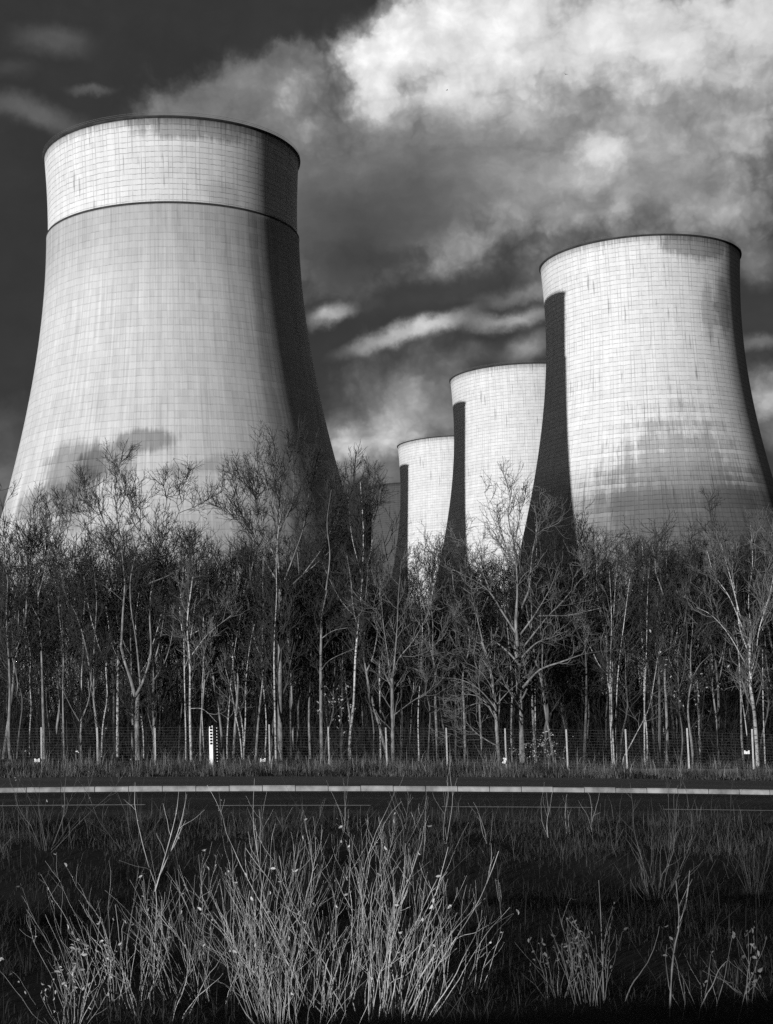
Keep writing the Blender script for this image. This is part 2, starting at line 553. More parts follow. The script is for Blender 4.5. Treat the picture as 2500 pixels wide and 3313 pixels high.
def slope(x):
    c = np.clip(x, -30, 30)
    return -0.0428 * c - 0.0006 * c * c


def fence_y(x):
    return 51.0 + 0.0 * np.asarray(x, float)


_T = np.array([-60, -40, -37, -35.5, -30.5, -23.5, -21, -17.5, -14.2, -11.0, -10.2, -9.9, 0.0, 0.3, 4.3, 5.2, 8.0, 400])
_Z = np.array([1.35, 1.35, 0.95, 0.66, -0.12, -0.02, -0.5, -0.62, -0.05, 0.10, 0.04, -0.06, -0.06, 0.06, 0.07, 0.16, 0.23, 0.23])


def gz(x, y):
    x, y = np.asarray(x, float), np.asarray(y, float)
    t = y - kerb_y(x)
    z = 0.182 + np.interp(t, _T, _Z)
    k = np.interp(y, [8, 30, 120, 220], [0.25, 1.0, 1.0, 0.0])
    z = z + slope(x) * k
    rough = np.interp(t, [-34, -30, -15, -10.2, -10, 4.7, 6, 30], [0, 1, 1, .5, 0, 0, .6, 1])
    z = z + rough * 0.05 * (np.sin(x * 1.7 + y * 0.9) + np.sin(x * 0.63 - y * 1.9 + 2) + 0.6 * np.sin(x * 3.1 + y * 2.3))
    return z


def strip(name, xs, t_edges, zf, mat, kind='structure'):
    """sheet following the road: t = distance from the kerb line"""
    n, k = len(xs), len(t_edges)
    V = np.empty((n, k, 3))
    for j, t in enumerate(t_edges):
        V[:, j, 0] = xs
        V[:, j, 1] = kerb_y(xs) + t
        V[:, j, 2] = zf(xs, t)
    i = np.arange(n - 1)[:, None] * k + np.arange(k - 1)[None, :]
    q = np.stack([i, i + k, i + k + 1, i + 1], -1).reshape(-1, 4)
    o = mesh_np(name, V.reshape(-1, 3), [q], mat)
    return tag(o, kind=kind)


def build_ground():
    xs = np.concatenate([[-4000, -1500, -500, -200, -100], np.arange(-60, 60.1, 0.6), [100, 200, 500, 1500, 4000]])
    ys = np.concatenate([[-300, -60, -20, 0, 3], np.arange(4.5, 60, 0.35), np.arange(60, 130, 4), [160, 220, 400, 900, 2000, 6000]])
    X, Y = np.meshgrid(xs, ys, indexing='ij')
    V = np.stack([X, Y, gz(X, Y)], -1).reshape(-1, 3)
    k = len(ys)
    i = np.arange(len(xs) - 1)[:, None] * k + np.arange(k - 1)[None, :]
    q = np.stack([i, i + k, i + k + 1, i + 1], -1).reshape(-1, 4)
    tag(mesh_np('ground', V, [q], soil), kind='structure')


build_ground()
RX = np.arange(-60, 60.1, 1.0)
strip('road', RX, [-9.95, -5.0, -0.25, 0.02], lambda x, t: 0.182 + slope(x) + 0.03 * (1 - abs(t + 5) / 5), road_m)
strip('footpath', RX, [0.16, 2.2, 4.5], lambda x, t: 0.305 + slope(x) + 0.006 * t, path_m)


def build_kerb():
    bx = []
    V, Q = [], []
    L = 0.915
    x = -30.0
    rng = np.random.default_rng(5)
    while x < 30:
        a, b_ = x + 0.009, x + L * 0.9916 - 0.009
        dz = rng.normal() * 0.007
        dy = rng.normal() * 0.008
        b = len(V)
        for (xx) in (a, b_):
            y0 = float(kerb_y(xx)) + dy
            zb = float(0.182 + slope(xx))
            for (yy, zz) in ((0.0, -0.1), (0.0, 0.10), (0.03, 0.135), (0.155, 0.139), (0.155, -0.1)):
                V.append((xx, y0 + yy, zb + zz + dz))
        for j in range(5):
            j2 = (j + 1) % 5
            Q.append([b + j, b + j2, b + 5 + j2, b + 5 + j])
        Q.append([b, b + 4, b + 3, b + 1])
        Q.append([b + 5, b + 6, b + 8, b + 9])
        Q.append([b + 1, b + 3, b + 2, b + 2])
        x += L * 0.9916
    Q = [q for q in Q if len(set(q)) == 4]
    o = mesh_np('kerb', np.array(V), [np.array(Q)], kerb_m, smooth=False)
    tag(o, kind='structure')


build_kerb()


def build_marks():
    for k in range(-4, 6):
        x0 = -4.31 + 5.42 * k
        xs = np.linspace(x0, x0 + 3.7, 6)
        strip('road_marking', xs, [-5.91 - 0.065 * (x0 + 1.85), -5.70 - 0.065 * (x0 + 1.85)], lambda x, t: 0.182 + slope(x) + 0.03 * (1 - abs(t + 5) / 5) + 0.004, paint_m)


build_marks()

# ------------------------------------------------------------------ cooling towers
RT, ZT, C1, C2 = 25.643, 98.21, 64.575, 68.66
HT = 114.0


def radius(z):
    z = np.asarray(z, float)
    u = (z - ZT) / np.where(z > ZT, C2, C1)
    return RT * np.sqrt(1 + u * u)


def lathe(name, prof, mat, parent, seg=720, closed=False):
    """prof: list of (radius, height); UV = (turn, height), turn 0.5 faces the road"""
    prof = np.array(prof, float)
    n = len(prof)
    th = np.linspace(-pi, pi, seg + 1)
    V = np.stack([prof[None, :, 0] * np.sin(th)[:, None], -prof[None, :, 0] * np.cos(th)[:, None], np.broadcast_to(prof[None, :, 1], (seg + 1, n))], -1)
    uv = np.stack([np.broadcast_to((th / (2 * pi) + 0.5)[:, None], (seg + 1, n)), np.broadcast_to(prof[None, :, 1], (seg + 1, n))], -1)
    i = np.arange(seg)[:, None] * n + np.arange(n - 1)[None, :]
    q = np.stack([i, i + n, i + n + 1, i + 1], -1).reshape(-1, 4)
    if closed:
        j = np.arange(seg)
        q = np.vstack([q, np.stack([j * n + n - 1, (j + 1) * n + n - 1, (j + 1) * n, j * n], -1)])
    return mesh_np(name, V.reshape(-1, 3), [q], mat, parent, uv=uv.reshape(-1, 2))


def tower(loc, label, mats, group, split=None, turn=0.0, scale=1.0):
    t = empty('cooling_tower', (loc[0], loc[1], 0), label, 'cooling tower', group)
    t.scale = (1, 1, scale)
    shell_m = mats[0]
    r_in = [(radius(z) - 0.9, z) for z in np.linspace(HT - 0.3, 60, 14)]
    if split is None:
        z = np.linspace(-3, HT - 0.35, 98)
        lathe('shell', [(radius(q), q) for q in z], shell_m, t)
    else:
        z = np.linspace(-3, split, 84)
        lathe('lower_mantle', [(radius(q) + 0.34, q) for q in z] + [(radius(split) - 0.05, split + 0.02)], shell_m, t)
        rs = float(radius(split))
        lathe('ledge', [(rs + 0.33, split - 0.5), (rs + 0.40, split - 0.35), (rs + 0.40, split - 0.05), (rs + 0.1, split + 0.08)], rim_m, t)  # dark ring at the step, standing in for the ledge's shadow line
        z = np.linspace(split - 0.4, HT - 0.35, 22)
        lathe('upper_shell', [(radius(q), q) for q in z], mats[1], t)
    lathe('inner_face', r_in, mats[0], t, 96)
    ro = float(radius(HT))
    lathe('rim', [(ro - 0.04, HT - 0.42), (ro + 0.34, HT - 0.2), (ro + 0.38, HT), (ro - 0.8, HT), (ro - 0.85, HT - 0.6)], rim_m, t)
    # thin guard rail round the walkway
    a = np.linspace(-pi, pi, 97)
    P = np.stack([np.stack([(ro + 0.3) * np.sin(a), -(ro + 0.3) * np.cos(a), np.full(97, HT + h)], -1) for h in (0.3, 0.62)])
    V, Q = tubes([(P, np.full((2, 97), 0.025), 4)])
    mesh_np('guard_rail', V, Q, wire_m, t)
    return t


con_main = concrete('shuttered_concrete', 62, 1.16, 0.50)
con_dark = concrete('dark_concrete', 62, 1.16, 0.065)  # same shuttering with a much darker even base
con_right = concrete('shuttered_concrete_stained', 62, 1.16, 0.52,
                     stains=((4, 44, 36, 24, 0.55), (-20, 40, 30, 12, 0.8), (33, 40, 26, 14, 0.72), (24, 111.0, 22, 3.4, 0.45), (42, 97, 7, 9, 0.55), (30, 95, 5, 8, 0.72)), bands=((44, 60, 0.46),))
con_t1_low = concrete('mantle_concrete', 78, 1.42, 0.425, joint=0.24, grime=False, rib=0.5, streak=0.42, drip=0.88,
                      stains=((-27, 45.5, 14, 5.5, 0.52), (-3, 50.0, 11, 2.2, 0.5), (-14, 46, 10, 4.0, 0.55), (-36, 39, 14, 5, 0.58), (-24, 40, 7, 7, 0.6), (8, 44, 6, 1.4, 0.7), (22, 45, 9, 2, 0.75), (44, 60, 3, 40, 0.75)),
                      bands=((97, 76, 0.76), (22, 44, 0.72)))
con_t1_up = concrete('band_concrete', 62, 1.06, 0.52, joint=0.55, stains=((30, 99.5, 10, 2.5, 0.8), (18, 112.5, 30, 2.6, 0.5)))
TOWER_GROUP = 'cooling towers of the power station'
t1 = (-42.41, 305.74)
t2 = (69.62, 393.39)
sp = (-18.598, 146.592)
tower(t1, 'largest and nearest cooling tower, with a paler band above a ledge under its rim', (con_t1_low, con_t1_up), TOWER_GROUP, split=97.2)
tower(t2, 'wide cooling tower with a dark stained base, second largest, cut by the right picture edge', (con_right,), TOWER_GROUP)
tower((t2[0] + sp[0], t2[1] + sp[1]), 'sunlit cooling tower half hidden by the wide stained tower in front of it', (con_main,), TOWER_GROUP)
tower((t2[0] + 2 * sp[0], t2[1] + 2 * sp[1]), 'small sunlit cooling tower, second smallest, right beside the dark one', (con_main,), TOWER_GROUP)
tower((t2[0] + 3 * sp[0], t2[1] + 3 * sp[1]), 'smallest and darkest cooling tower, its rim just above the treetops', (con_dark,), TOWER_GROUP)
# the rest of the left row: out of sight behind the nearest tower, but their shadows fall on the right row
for x, y, k in ((t1[0] + sp[0], t1[1] + sp[1], 1.0), (t1[0] + 2 * sp[0], t1[1] + 2 * sp[1], 1.0), (t1[0] + 3 * sp[0], t1[1] + 3 * sp[1], 1.0)):
    tower((x, y), 'cooling tower standing out of sight behind the nearest one', (con_main,), 'cooling towers hidden behind the nearest one', scale=k)

# ------------------------------------------------------------------ fence
def fence_point(xd, yd=1660):
    d = ray(xd, yd)
    y = 51.0
    x = d.x / d.y * y
    return x, y, 0.41 - 0.039 * x - 0.00075 * x * x


POSTS = [-36, 90, 211, 336, 457, 583, 711, 836, 966, 1093, 1226, 1354, 1488, 1627, 1768]
FT = 1.36


def build_fence():
    x, y, z = fence_point(836)
    f = empty('wire_fence', (x, y, z), 'wire mesh fence on slim steel posts between the footpath and the wood', 'fence')
    org = np.array([x, y, z])
    rng = np.random.default_rng(3)
    tops = []
    for k, xd in enumerate(POSTS):
        p = np.array(fence_point(xd)) - org
        h = FT + rng.normal() * 0.02 + (0.12 if xd > 1400 else 0)
        if xd == 457:
            V, Q = boxes([(-.062, .062, -.05, .05, -.25, 1.30)])
            # chamfered, slightly split top
            V2, Q2 = boxes([(-.055, -.02, -.045, .045, 1.302, 1.36), (.028, .06, -.045, .045, 1.302, 1.39)])
            o = mesh_np('strainer_post', np.vstack([V, V2]) + p, [np.vstack([Q, Q2 + 8])], white_paint, f, smooth=False)
            o['label'] = 'thick white post with black insulators'
            for j in range(6):
                a = np.linspace(0, 2 * pi, 13)[:-1]
                zc = 1.30 - j * 0.10
                prof = ((0.0, 0.0), (0.034, 0.006), (0.036, 0.02), (0.014, 0.03), (0.012, 0.055), (0.0, 0.056))
                Vi = np.array([(r * cos(q) + 0.002, -0.052 - hh, zc + r * sin(q)) for r, hh in prof for q in a]) + p
                i = np.arange(5)[:, None] * 12 + np.arange(12)[None]
                Qi = np.stack([i, np.arange(5)[:, None] * 12 + (np.arange(12) + 1)[None] % 12, (np.arange(5)[:, None] + 1) * 12 + (np.arange(12) + 1)[None] % 12, i + 12], -1).reshape(-1, 4)
                mesh_np('insulator', Vi, [Qi], black_plastic, o)
            tops.append((p, h))
            # small white insulators hanging on the wires beside the post
            for j in range(12):
                Vb, Qb = boxes([(.185, .21, -.02, .005, 1.29 - j * .1, 1.322 - j * .1)])
                mesh_np('insulator', Vb + p, [Qb], white_paint, o)
            continue
        lean = rng.normal() * 0.008
        w, dp, th = 0.018, 0.03, 0.006
        V, Q = boxes([(-w, -w + .011, -dp, dp, -.25, h), (w - .011, w, -dp, dp, -.25, h), (-w + .011, w - .011, dp - th, dp, -.25, h - .004)])
        V[:, 0] += (V[:, 2]) * lean
        V = V + p
        V[:, 2] = V[:, 2]
        mesh_np('post', V, [Q], metal, f, smooth=False)
        tops.append((p, h))
    for lev in range(15):
        P = []
        for (p, h) in tops:
            P.append(p + np.array([0, -0.045, FT * (0.03 + 0.95 * lev / 14)]))
        P = np.array(P)[None]
        V, Q = tubes([(P, np.full(P.shape[:2], 0.0014), 4)])
        mesh_np('line_wire', V, Q, wire_m, f)
    # thin upright stays of the mesh
    st = []
    for a in range(len(tops) - 1):
        for q in np.linspace(0.06, 0.94, 12):
            p = tops[a][0] * (1 - q) + tops[a + 1][0] * q
            st.append([p + np.array([0, -0.048, 0.03]), p + np.array([0, -0.048, FT * .98])])
    st = np.array(st)
    V, Q = tubes([(st, np.full(st.shape[:2], 0.0005), 3)])
    o = mesh_np('mesh_stays', V, Q, wire_m, f)
    o['kind'] = 'stuff'
    return f


build_fence()


def sign(xd, yd, rot, label):
    x, y, z = fence_point(xd)
    p = at(xd, yd, y - 0.09)
    s = empty('warning_sign', p, label, 'sign', 'electric fence warning signs')
    s.rotation_euler = (0, rot, 0)
    w, h = 0.092, 0.058
    pts = [(-w, -h), (w, -h), (w, h), (w - .045, h), (w - .05, h - .028), (-w + .05, h - .028), (-w + .045, h), (-w, h)]
    n = len(pts)
    V = np.array([(a, -.004, b) for a, b in pts] + [(a, .004, b) for a, b in pts])
    side = np.array([[i, i + n, (i + 1) % n + n, (i + 1) % n] for i in range(n)])
    f1 = np.array([[5, 0, 1, 4]])
    f2 = np.array([[0, 5, 6, 7], [1, 2, 3, 4]])
    b1 = np.vstack([f1, f2])[:, ::-1] + n
    mesh_np('panel', V, [side, f1, f2, b1], white_paint, s, smooth=False)
    cu = bpy.data.curves.new('t', 'FONT')
    cu.body = 'ELECTRIC FENCE'
    cu.size = 0.024
    cu.align_x = 'CENTER'
    cu.extrude = 0.0006
    tmp = bpy.data.objects.new('t', cu)
    COL.objects.link(tmp)
    dg = bpy.context.evaluated_depsgraph_get()
    me = bpy.data.meshes.new_from_object(tmp.evaluated_get(dg))
    bpy.data.objects.remove(tmp)
    me.name = 'lettering'
    me.transform(Matrix.Translation((0, -.0055, 0.0)) @ Matrix.Rotation(pi / 2, 4, 'X'))
    me.materials.clear()
    me.materials.append(black_plastic)
    link('lettering', me, s)
    # black marks under the lettering: a reaching hand shape and a short bar
    Vm = np.array([(-.072, -.0062, -.046), (-.055, -.0062, -.047), (-.036, -.0062, -.026), (-.046, -.0062, -.022), (-.006, -.0062, -.034), (.05, -.0062, -.037), (.052, -.0062, -.024), (.004, -.0062, -.02)])
    mesh_np('hand_symbol', Vm[:4], [np.array([[0, 1, 2, 3]])], black_plastic, s, smooth=False)
    mesh_np('bar_symbol', Vm[4:], [np.array([[0, 1, 2, 3]])], black_plastic, s, smooth=False)


sign(80, 1642, 0.0, 'small white warning sign on the fence beside the leftmost steel post')
sign(567.5, 1641.5, -0.03, 'small white warning sign on the fence, first to the right of the thick white post')
sign(1089, 1643, radians(-73), 'small white warning sign hanging sideways, tilted on end, on the fence')
sign(1612.5, 1624.5, 0.03, 'small white warning sign hung highest on the fence, before a pale birch stem')


def build_barrier():
    ps = [fence_point(xd, 1660) for xd in np.linspace(1150, 1790, 28)]
    V, Q = [], []
    for k, (x, y, z) in enumerate(ps):
        hh = np.interp(k, [0, 6, 27], [0.10, 0.20, 0.33]) + (0.012 if k % 3 == 0 else 0)
        for yy in (-0.075, -0.069):
            V += [(x, y + yy, z - .45), (x, y + yy, z + hh - 0.12)]
    V = np.array(V)
    Q = []
    for k in range(27):
        b = k * 4
        Q += [[b, b + 4, b + 5, b + 1], [b + 3, b + 7, b + 6, b + 2], [b + 1, b + 5, b + 7, b + 3]]
    o = mesh_np('low_barrier', V, [np.array(Q)], sheet_m, smooth=False)
    tag(o, 'low grey sheet barrier along the foot of the fence on the right', 'barrier')


build_barrier()
# ------------------------------------------------------------------ trees
def limb3(pts, D, rng, n=16, off=0.0, depth=0.5):
    """a limb surveyed from the photograph at distance D; it also wanders towards and away from the road"""
    P = np.array([at(a, b, D) for a, b in pts])
    k = len(P)
    w = np.cumsum(rng.normal(size=k)) * depth * 0.5
    w = w - w[0]
    P[:, 1] += w + off * np.linspace(0, 1, k)
    return resample(P, n)


def crown_sets(limbs, rng, boughs=(0.55, 0.35, 1.0, 1.6, 3.2), d1=3.2, d2=5.4, d3=5.4, gn=0.95, up=0.15, tw=0.0085, l1=(0.6, 1.9), l2=(0.3, 0.9), l3=(0.12, 0.40), ang=(28, 62)):
    """limbs: list of (P (n,3), R (n,)) -> thick branch sets and fine twig sets"""
    P0 = np.array([resample(p, 16) for p, r in limbs])
    R0 = np.array([np.interp(np.linspace(0, 1, 16), np.linspace(0, 1, len(r)), r) for p, r in limbs])
    bd, bt0, bt1, bl0, bl1 = boughs
    P1, R1 = spawn(P0, R0, rng, bd, bt0, bt1, ang, (bl0, bl1), 9, up, 0.15 * gn, 0.6, 0.045, 0.014, 0.3)
    PA = np.concatenate([P0[:, ::2][:, :8], P1[:, :8]]) if len(P1) else P0[:, ::2]
    # small branches on limbs and boughs
    a, ra = spawn(P0, R0, rng, d1, 0.38, 1.0, ang, l1, 8, up, 0.19 * gn, 0.55, 0.022, 0.011, 0.4)
    b, rb = spawn(P1, R1, rng, d1 * 1.5, 0.15, 1.0, ang, (l1[0] * 0.8, l1[1] * 0.8), 8, up, 0.19 * gn, 0.6, 0.020, 0.010, 0.4)
    P2, R2 = np.concatenate([a, b]), np.concatenate([ra, rb])
    P3, R3 = spawn(P2, R2, rng, d2, 0.15, 1.0, (25, 60), l2, 5, up * 0.8, 0.2 * gn, 0.7, 0.010, tw, 0.6)
    P4, R4 = spawn(P3, R3, rng, d3, 0.15, 1.0, (22, 60), l3, 3, up * 0.6, 0.2 * gn, 0.8, tw * 1.1, tw * 0.8, 0.6)
    return [(P1, R1, 5), (P2, R2, 4)], [(P3, R3, 3), (P4, R4, 3)]


def tree_meshes(limbs, rng, wood, twg, parent, origin, **kw):
    P0 = [(p - origin, r) for p, r in limbs]
    trunkP = np.array([resample(p, 20) for p, r in P0])
    trunkR = np.array([np.interp(np.linspace(0, 1, 20), np.linspace(0, 1, len(r)), r) for p, r in P0])
    trunkR = trunkR * (1 + 0.07 * rng.normal(size=trunkR.shape))
    thick, fine = crown_sets(P0, rng, **kw)
    V, Q = tubes([(trunkP, trunkR, 9)])
    a = mesh_np('trunk', V, Q, wood, parent)
    V, Q = tubes(thick + fine)
    b = mesh_np('crown', V, Q, twg, parent)
    return a, b


FRONT = 'bare trees along the front edge of the wood'


def hero(name, label, D, limbs, wood, twg, seed, **kw):
    """limbs: (start radius, end radius, points)"""
    rng = np.random.default_rng(seed)
    base = at(*limbs[0][2][0], D)
    base[2] = float(gz(base[0], base[1])) - 0.05
    L = []
    for r0, r1, pts in limbs:
        P = limb3(pts, D, rng)
        if pts[0][1] > 1590:                       # a stem that starts at the ground
            P = np.vstack([[P[0][0], P[0][1], float(gz(P[0][0], P[0][1])) - 0.1], P])
        r0, r1 = (r0 * .74, r1 * .74) if pts[0][1] > 1590 else (r0 * .62, r1 * .6)
        L.append((P, r1 + (r0 - r1) * np.linspace(1, 0, len(P)) ** (1.5 if r1 < .02 else 1.0)))
    t = empty(name, base, label, 'tree', FRONT)
    tree_meshes(L, rng, wood, twg, t, base, **kw)
    return t


hero('oak_tree', 'big bare oak on the left whose trunk forks low into a wide V', 55.5, [
    (.155, .125, [(298, 1634), (293, 1560), (292, 1501)]),
    (.12, .015, [(292, 1505), (279, 1450), (265, 1411), (265, 1357), (268, 1299), (270, 1274), (266, 1184), (252, 1112), (248, 1058), (259, 990)]),
    (.10, .015, [(292, 1505), (313, 1465), (326, 1411), (322, 1346), (322, 1299), (335, 1227), (346, 1148), (364, 1050)]),
    (.065, .015, [(303, 1475), (293, 1382), (284, 1314), (288, 1249), (310, 1148), (308, 1040)]),
    (.045, .012, [(268, 1299), (245, 1278), (223, 1262)]),
    (.04, .012, [(266, 1190), (225, 1130), (195, 1090), (172, 1078)]),
    (.04, .012, [(322, 1260), (371, 1240), (412, 1212)]),
    (.04, .010, [(340, 1190), (380, 1120), (398, 1085)]),
], bark, twig, 11, gn=1.1, boughs=(2.0, .40, 1, 1.2, 2.8), d1=4.0)

hero('pale_snag', 'pale broken dead stem standing behind the forked oak', 57.5, [
    (.085, .07, [(254, 1630), (252, 1500), (251, 1420), (252, 1345)]),
    (.03, .015, [(252, 1362), (240, 1350), (234, 1352)]),
    (.03, .012, [(252, 1345), (256, 1320), (254, 1305)]),
    (.02, .01, [(251, 1390), (235, 1382), (222, 1384)]),
], birch, twig_pale, 12, boughs=(0, .5, 1, 1, 2), d1=.2, d2=.5, d3=.5)

hero('ash_tree', 'tall tree left of centre with a broad fan crown against the big tower', 56.0, [
    (.15, .10, [(606, 1636), (608, 1490), (608, 1328), (608, 1274)]),
    (.09, .015, [(608, 1280), (599, 1184), (602, 1094), (599, 1005)]),
    (.07, .013, [(608, 1285), (649, 1245), (678, 1220), (725, 1178)]),
    (.06, .013, [(606, 1262), (577, 1220), (534, 1130), (490, 1072)]),
    (.06, .012, [(608, 1270), (638, 1198), (656, 1137), (667, 1069), (685, 1004)]),
    (.05, .012, [(604, 1225), (570, 1150), (545, 1060)]),
    (.045, .012, [(600, 1150), (630, 1080), (634, 1000)]),
    (.04, .012, [(655, 1240), (700, 1180), (735, 1100)]),
    (.04, .012, [(600, 1110), (575, 1050), (570, 1000)]),
], bark, twig, 13, boughs=(2.2, .28, 1, 1.2, 3.0), ang=(18, 48), d1=4.0)

hero('slender_tree', 'thin pale stem running up just left of the fan crowned tree', 55.2, [
    (.06, .012, [(596, 1636), (593, 1418), (600, 1292), (603, 1200), (612, 1120)]),
], birch, twig, 14, boughs=(.5, .5, 1, .8, 1.6))

hero('birch_tree', 'long leaning birch right of centre, its thin top in the gap between the towers', 55.5, [
    (.085, .02, [(755, 1634), (757, 1580), (764, 1520), (768, 1418), (773, 1364), (782, 1249), (785, 1148), (778, 1040)]),
    (.03, .01, [(781, 1260), (800, 1190), (806, 1120), (812, 1070)]),
    (.03, .01, [(780, 1240), (760, 1160), (752, 1080), (748, 1030)]),
], birch, twig, 15, boughs=(1.4, .35, 1, 1.0, 2.6), ang=(18, 50))

hero('alder_tree', 'straight grey tree between the fan crowned tree and the leaning birch', 55.0, [
    (.105, .05, [(695, 1636), (693, 1530), (692, 1418), (694, 1328), (704, 1270)]),
    (.05, .012, [(704, 1275), (712, 1200), (706, 1130), (716, 1060)]),
    (.035, .012, [(693, 1380), (720, 1362), (752, 1356)]),
    (.03, .012, [(692, 1450), (712, 1425), (760, 1402), (775, 1396)]),
], bark, twig, 16, boughs=(.8, .3, 1, 1.0, 2.2))

hero('ash_tree', 'tree near the middle with a chest high fork and V shaped limbs', 54.5, [
    (.10, .085, [(849, 1640), (848, 1560), (847, 1465)]),
    (.06, .012, [(847, 1475), (853, 1418), (858, 1346), (860, 1290), (866, 1220)]),
    (.05, .012, [(848, 1468), (860, 1425), (894, 1382), (923, 1328), (934, 1290)]),
    (.05, .012, [(846, 1490), (838, 1420), (828, 1350), (822, 1280)]),
    (.04, .012, [(850, 1545), (890, 1515), (930, 1490)]),
], bark, twig_pale, 17, boughs=(.9, .25, 1, 1.0, 2.2))

hero('birch_tree', 'white topped thin birch just left of the V limbed tree', 56.5, [
    (.055, .012, [(822, 1636), (820, 1480), (819, 1400), (822, 1310), (824, 1220)]),
], birch, twig, 18, boughs=(.5, .5, 1, .8, 1.6))

hero('spreading_tree', 'low tree with long bare branches arching out left over the fence', 54.0, [
    (.10, .06, [(1077, 1634), (1073, 1560), (1070, 1508), (1058, 1436), (1042, 1385)]),
    (.045, .012, [(1042, 1385), (1030, 1330), (1020, 1290)]),
    (.05, .010, [(1072, 1535), (1063, 1519), (1031, 1486), (995, 1468), (955, 1463)]),
    (.045, .010, [(1072, 1545), (1040, 1508), (1005, 1500), (965, 1512)]),
    (.045, .010, [(1074, 1560), (1050, 1522), (1020, 1522), (985, 1545)]),
    (.05, .010, [(1074, 1612), (1031, 1585), (995, 1550), (958, 1546)]),
    (.045, .010, [(1066, 1490), (1036, 1450), (1000, 1432), (972, 1440)]),
    (.04, .010, [(1060, 1450), (1030, 1410), (985, 1398)]),
    (.04, .010, [(1074, 1520), (1100, 1490), (1118, 1478)]),
], bark, twig_pale, 19, boughs=(.7, .35, 1, .8, 1.8), gn=1.05, up=.05)

hero('oak_tree', 'biggest spreading tree, thick straight trunk right of centre with long level limbs', 55.0, [
    (.17, .13, [(1128, 1640), (1127, 1580), (1126, 1508), (1120, 1436), (1118, 1393)]),
    (.12, .015, [(1118, 1395), (1113, 1346), (1115, 1274), (1108, 1184), (1096, 1130), (1100, 1072)]),
    (.08, .012, [(1116, 1345), (1126, 1310), (1140, 1274), (1145, 1202), (1154, 1148), (1150, 1098)]),
    (.08, .012, [(1116, 1370), (1088, 1328), (1052, 1274), (1002, 1245), (958, 1222)]),
    (.07, .012, [(1124, 1438), (1096, 1407), (1067, 1382), (1013, 1353), (995, 1330)]),
    (.065, .012, [(1126, 1420), (1158, 1389), (1187, 1378), (1225, 1362)]),
    (.08, .012, [(1129, 1485), (1165, 1447), (1212, 1429), (1255, 1414), (1298, 1407), (1345, 1403)]),
    (.065, .012, [(1120, 1375), (1154, 1328), (1183, 1274), (1200, 1230)]),
    (.06, .012, [(1132, 1395), (1183, 1332), (1212, 1299), (1266, 1234)]),
    (.055, .012, [(1160, 1330), (1195, 1330), (1230, 1328), (1291, 1315)]),
    (.05, .012, [(1110, 1220), (1085, 1160), (1062, 1110)]),
    (.05, .012, [(1108, 1190), (1122, 1120), (1126, 1062)]),
    (.05, .012, [(1060, 1282), (1040, 1230), (1010, 1190)]),
], bark, twig_pale, 20, boughs=(1.4, .35, 1, 1.0, 2.6), gn=1.15)

hero('alder_tree', 'dark kinked trunk just right of the biggest spreading tree', 56.0, [
    (.11, .06, [(1176, 1636), (1180, 1580), (1183, 1545), (1180, 1508), (1173, 1472), (1182, 1410)]),
    (.06, .012, [(1182, 1415), (1187, 1380), (1190, 1300), (1200, 1230), (1198, 1170)]),
    (.04, .012, [(1173, 1475), (1160, 1430), (1162, 1380)]),
], bark_dark, twig, 21, boughs=(1.0, .3, 1, 1.0, 2.4))

hero('birch_tree', 'pale double stemmed birch near the right edge with a wide upswept crown', 54.5, [
    (.10, .06, [(1636, 1640), (1625, 1544), (1613, 1490), (1608, 1418), (1615, 1389)]),
    (.05, .010, [(1613, 1400), (1601, 1357), (1597, 1292), (1588, 1238), (1586, 1180)]),
    (.05, .010, [(1615, 1395), (1626, 1364), (1628, 1292), (1640, 1210), (1641, 1125)]),
    (.045, .010, [(1612, 1475), (1628, 1420), (1630, 1360), (1650, 1280), (1662, 1190)]),
    (.04, .010, [(1605, 1360), (1570, 1290), (1540, 1240), (1525, 1190)]),
    (.04, .010, [(1600, 1340), (1575, 1250), (1560, 1170)]),
    (.035, .010, [(1608, 1430), (1570, 1370), (1530, 1330), (1500, 1310)]),
    (.035, .010, [(1622, 1370), (1660, 1300), (1690, 1240)]),
], birch, twig_pale, 22, boughs=(1.1, .3, 1, 1.2, 2.6), ang=(15, 42), up=.12)

hero('birch_tree', 'brightest white birch stem on the left, snapped top, behind the thick white post', 54.6, [
    (.075, .03, [(413, 1636), (410, 1540), (410, 1436), (409, 1346), (417, 1270), (424, 1250)]),
    (.035, .010, [(410, 1372), (445, 1350), (470, 1315), (482, 1296)]),
    (.03, .010, [(410, 1420), (450, 1370), (500, 1330)]),
    (.02, .008, [(411, 1530), (440, 1532), (470, 1560)]),
], birch, twig_pale, 23, boughs=(.6, .3, 1, .8, 1.7))

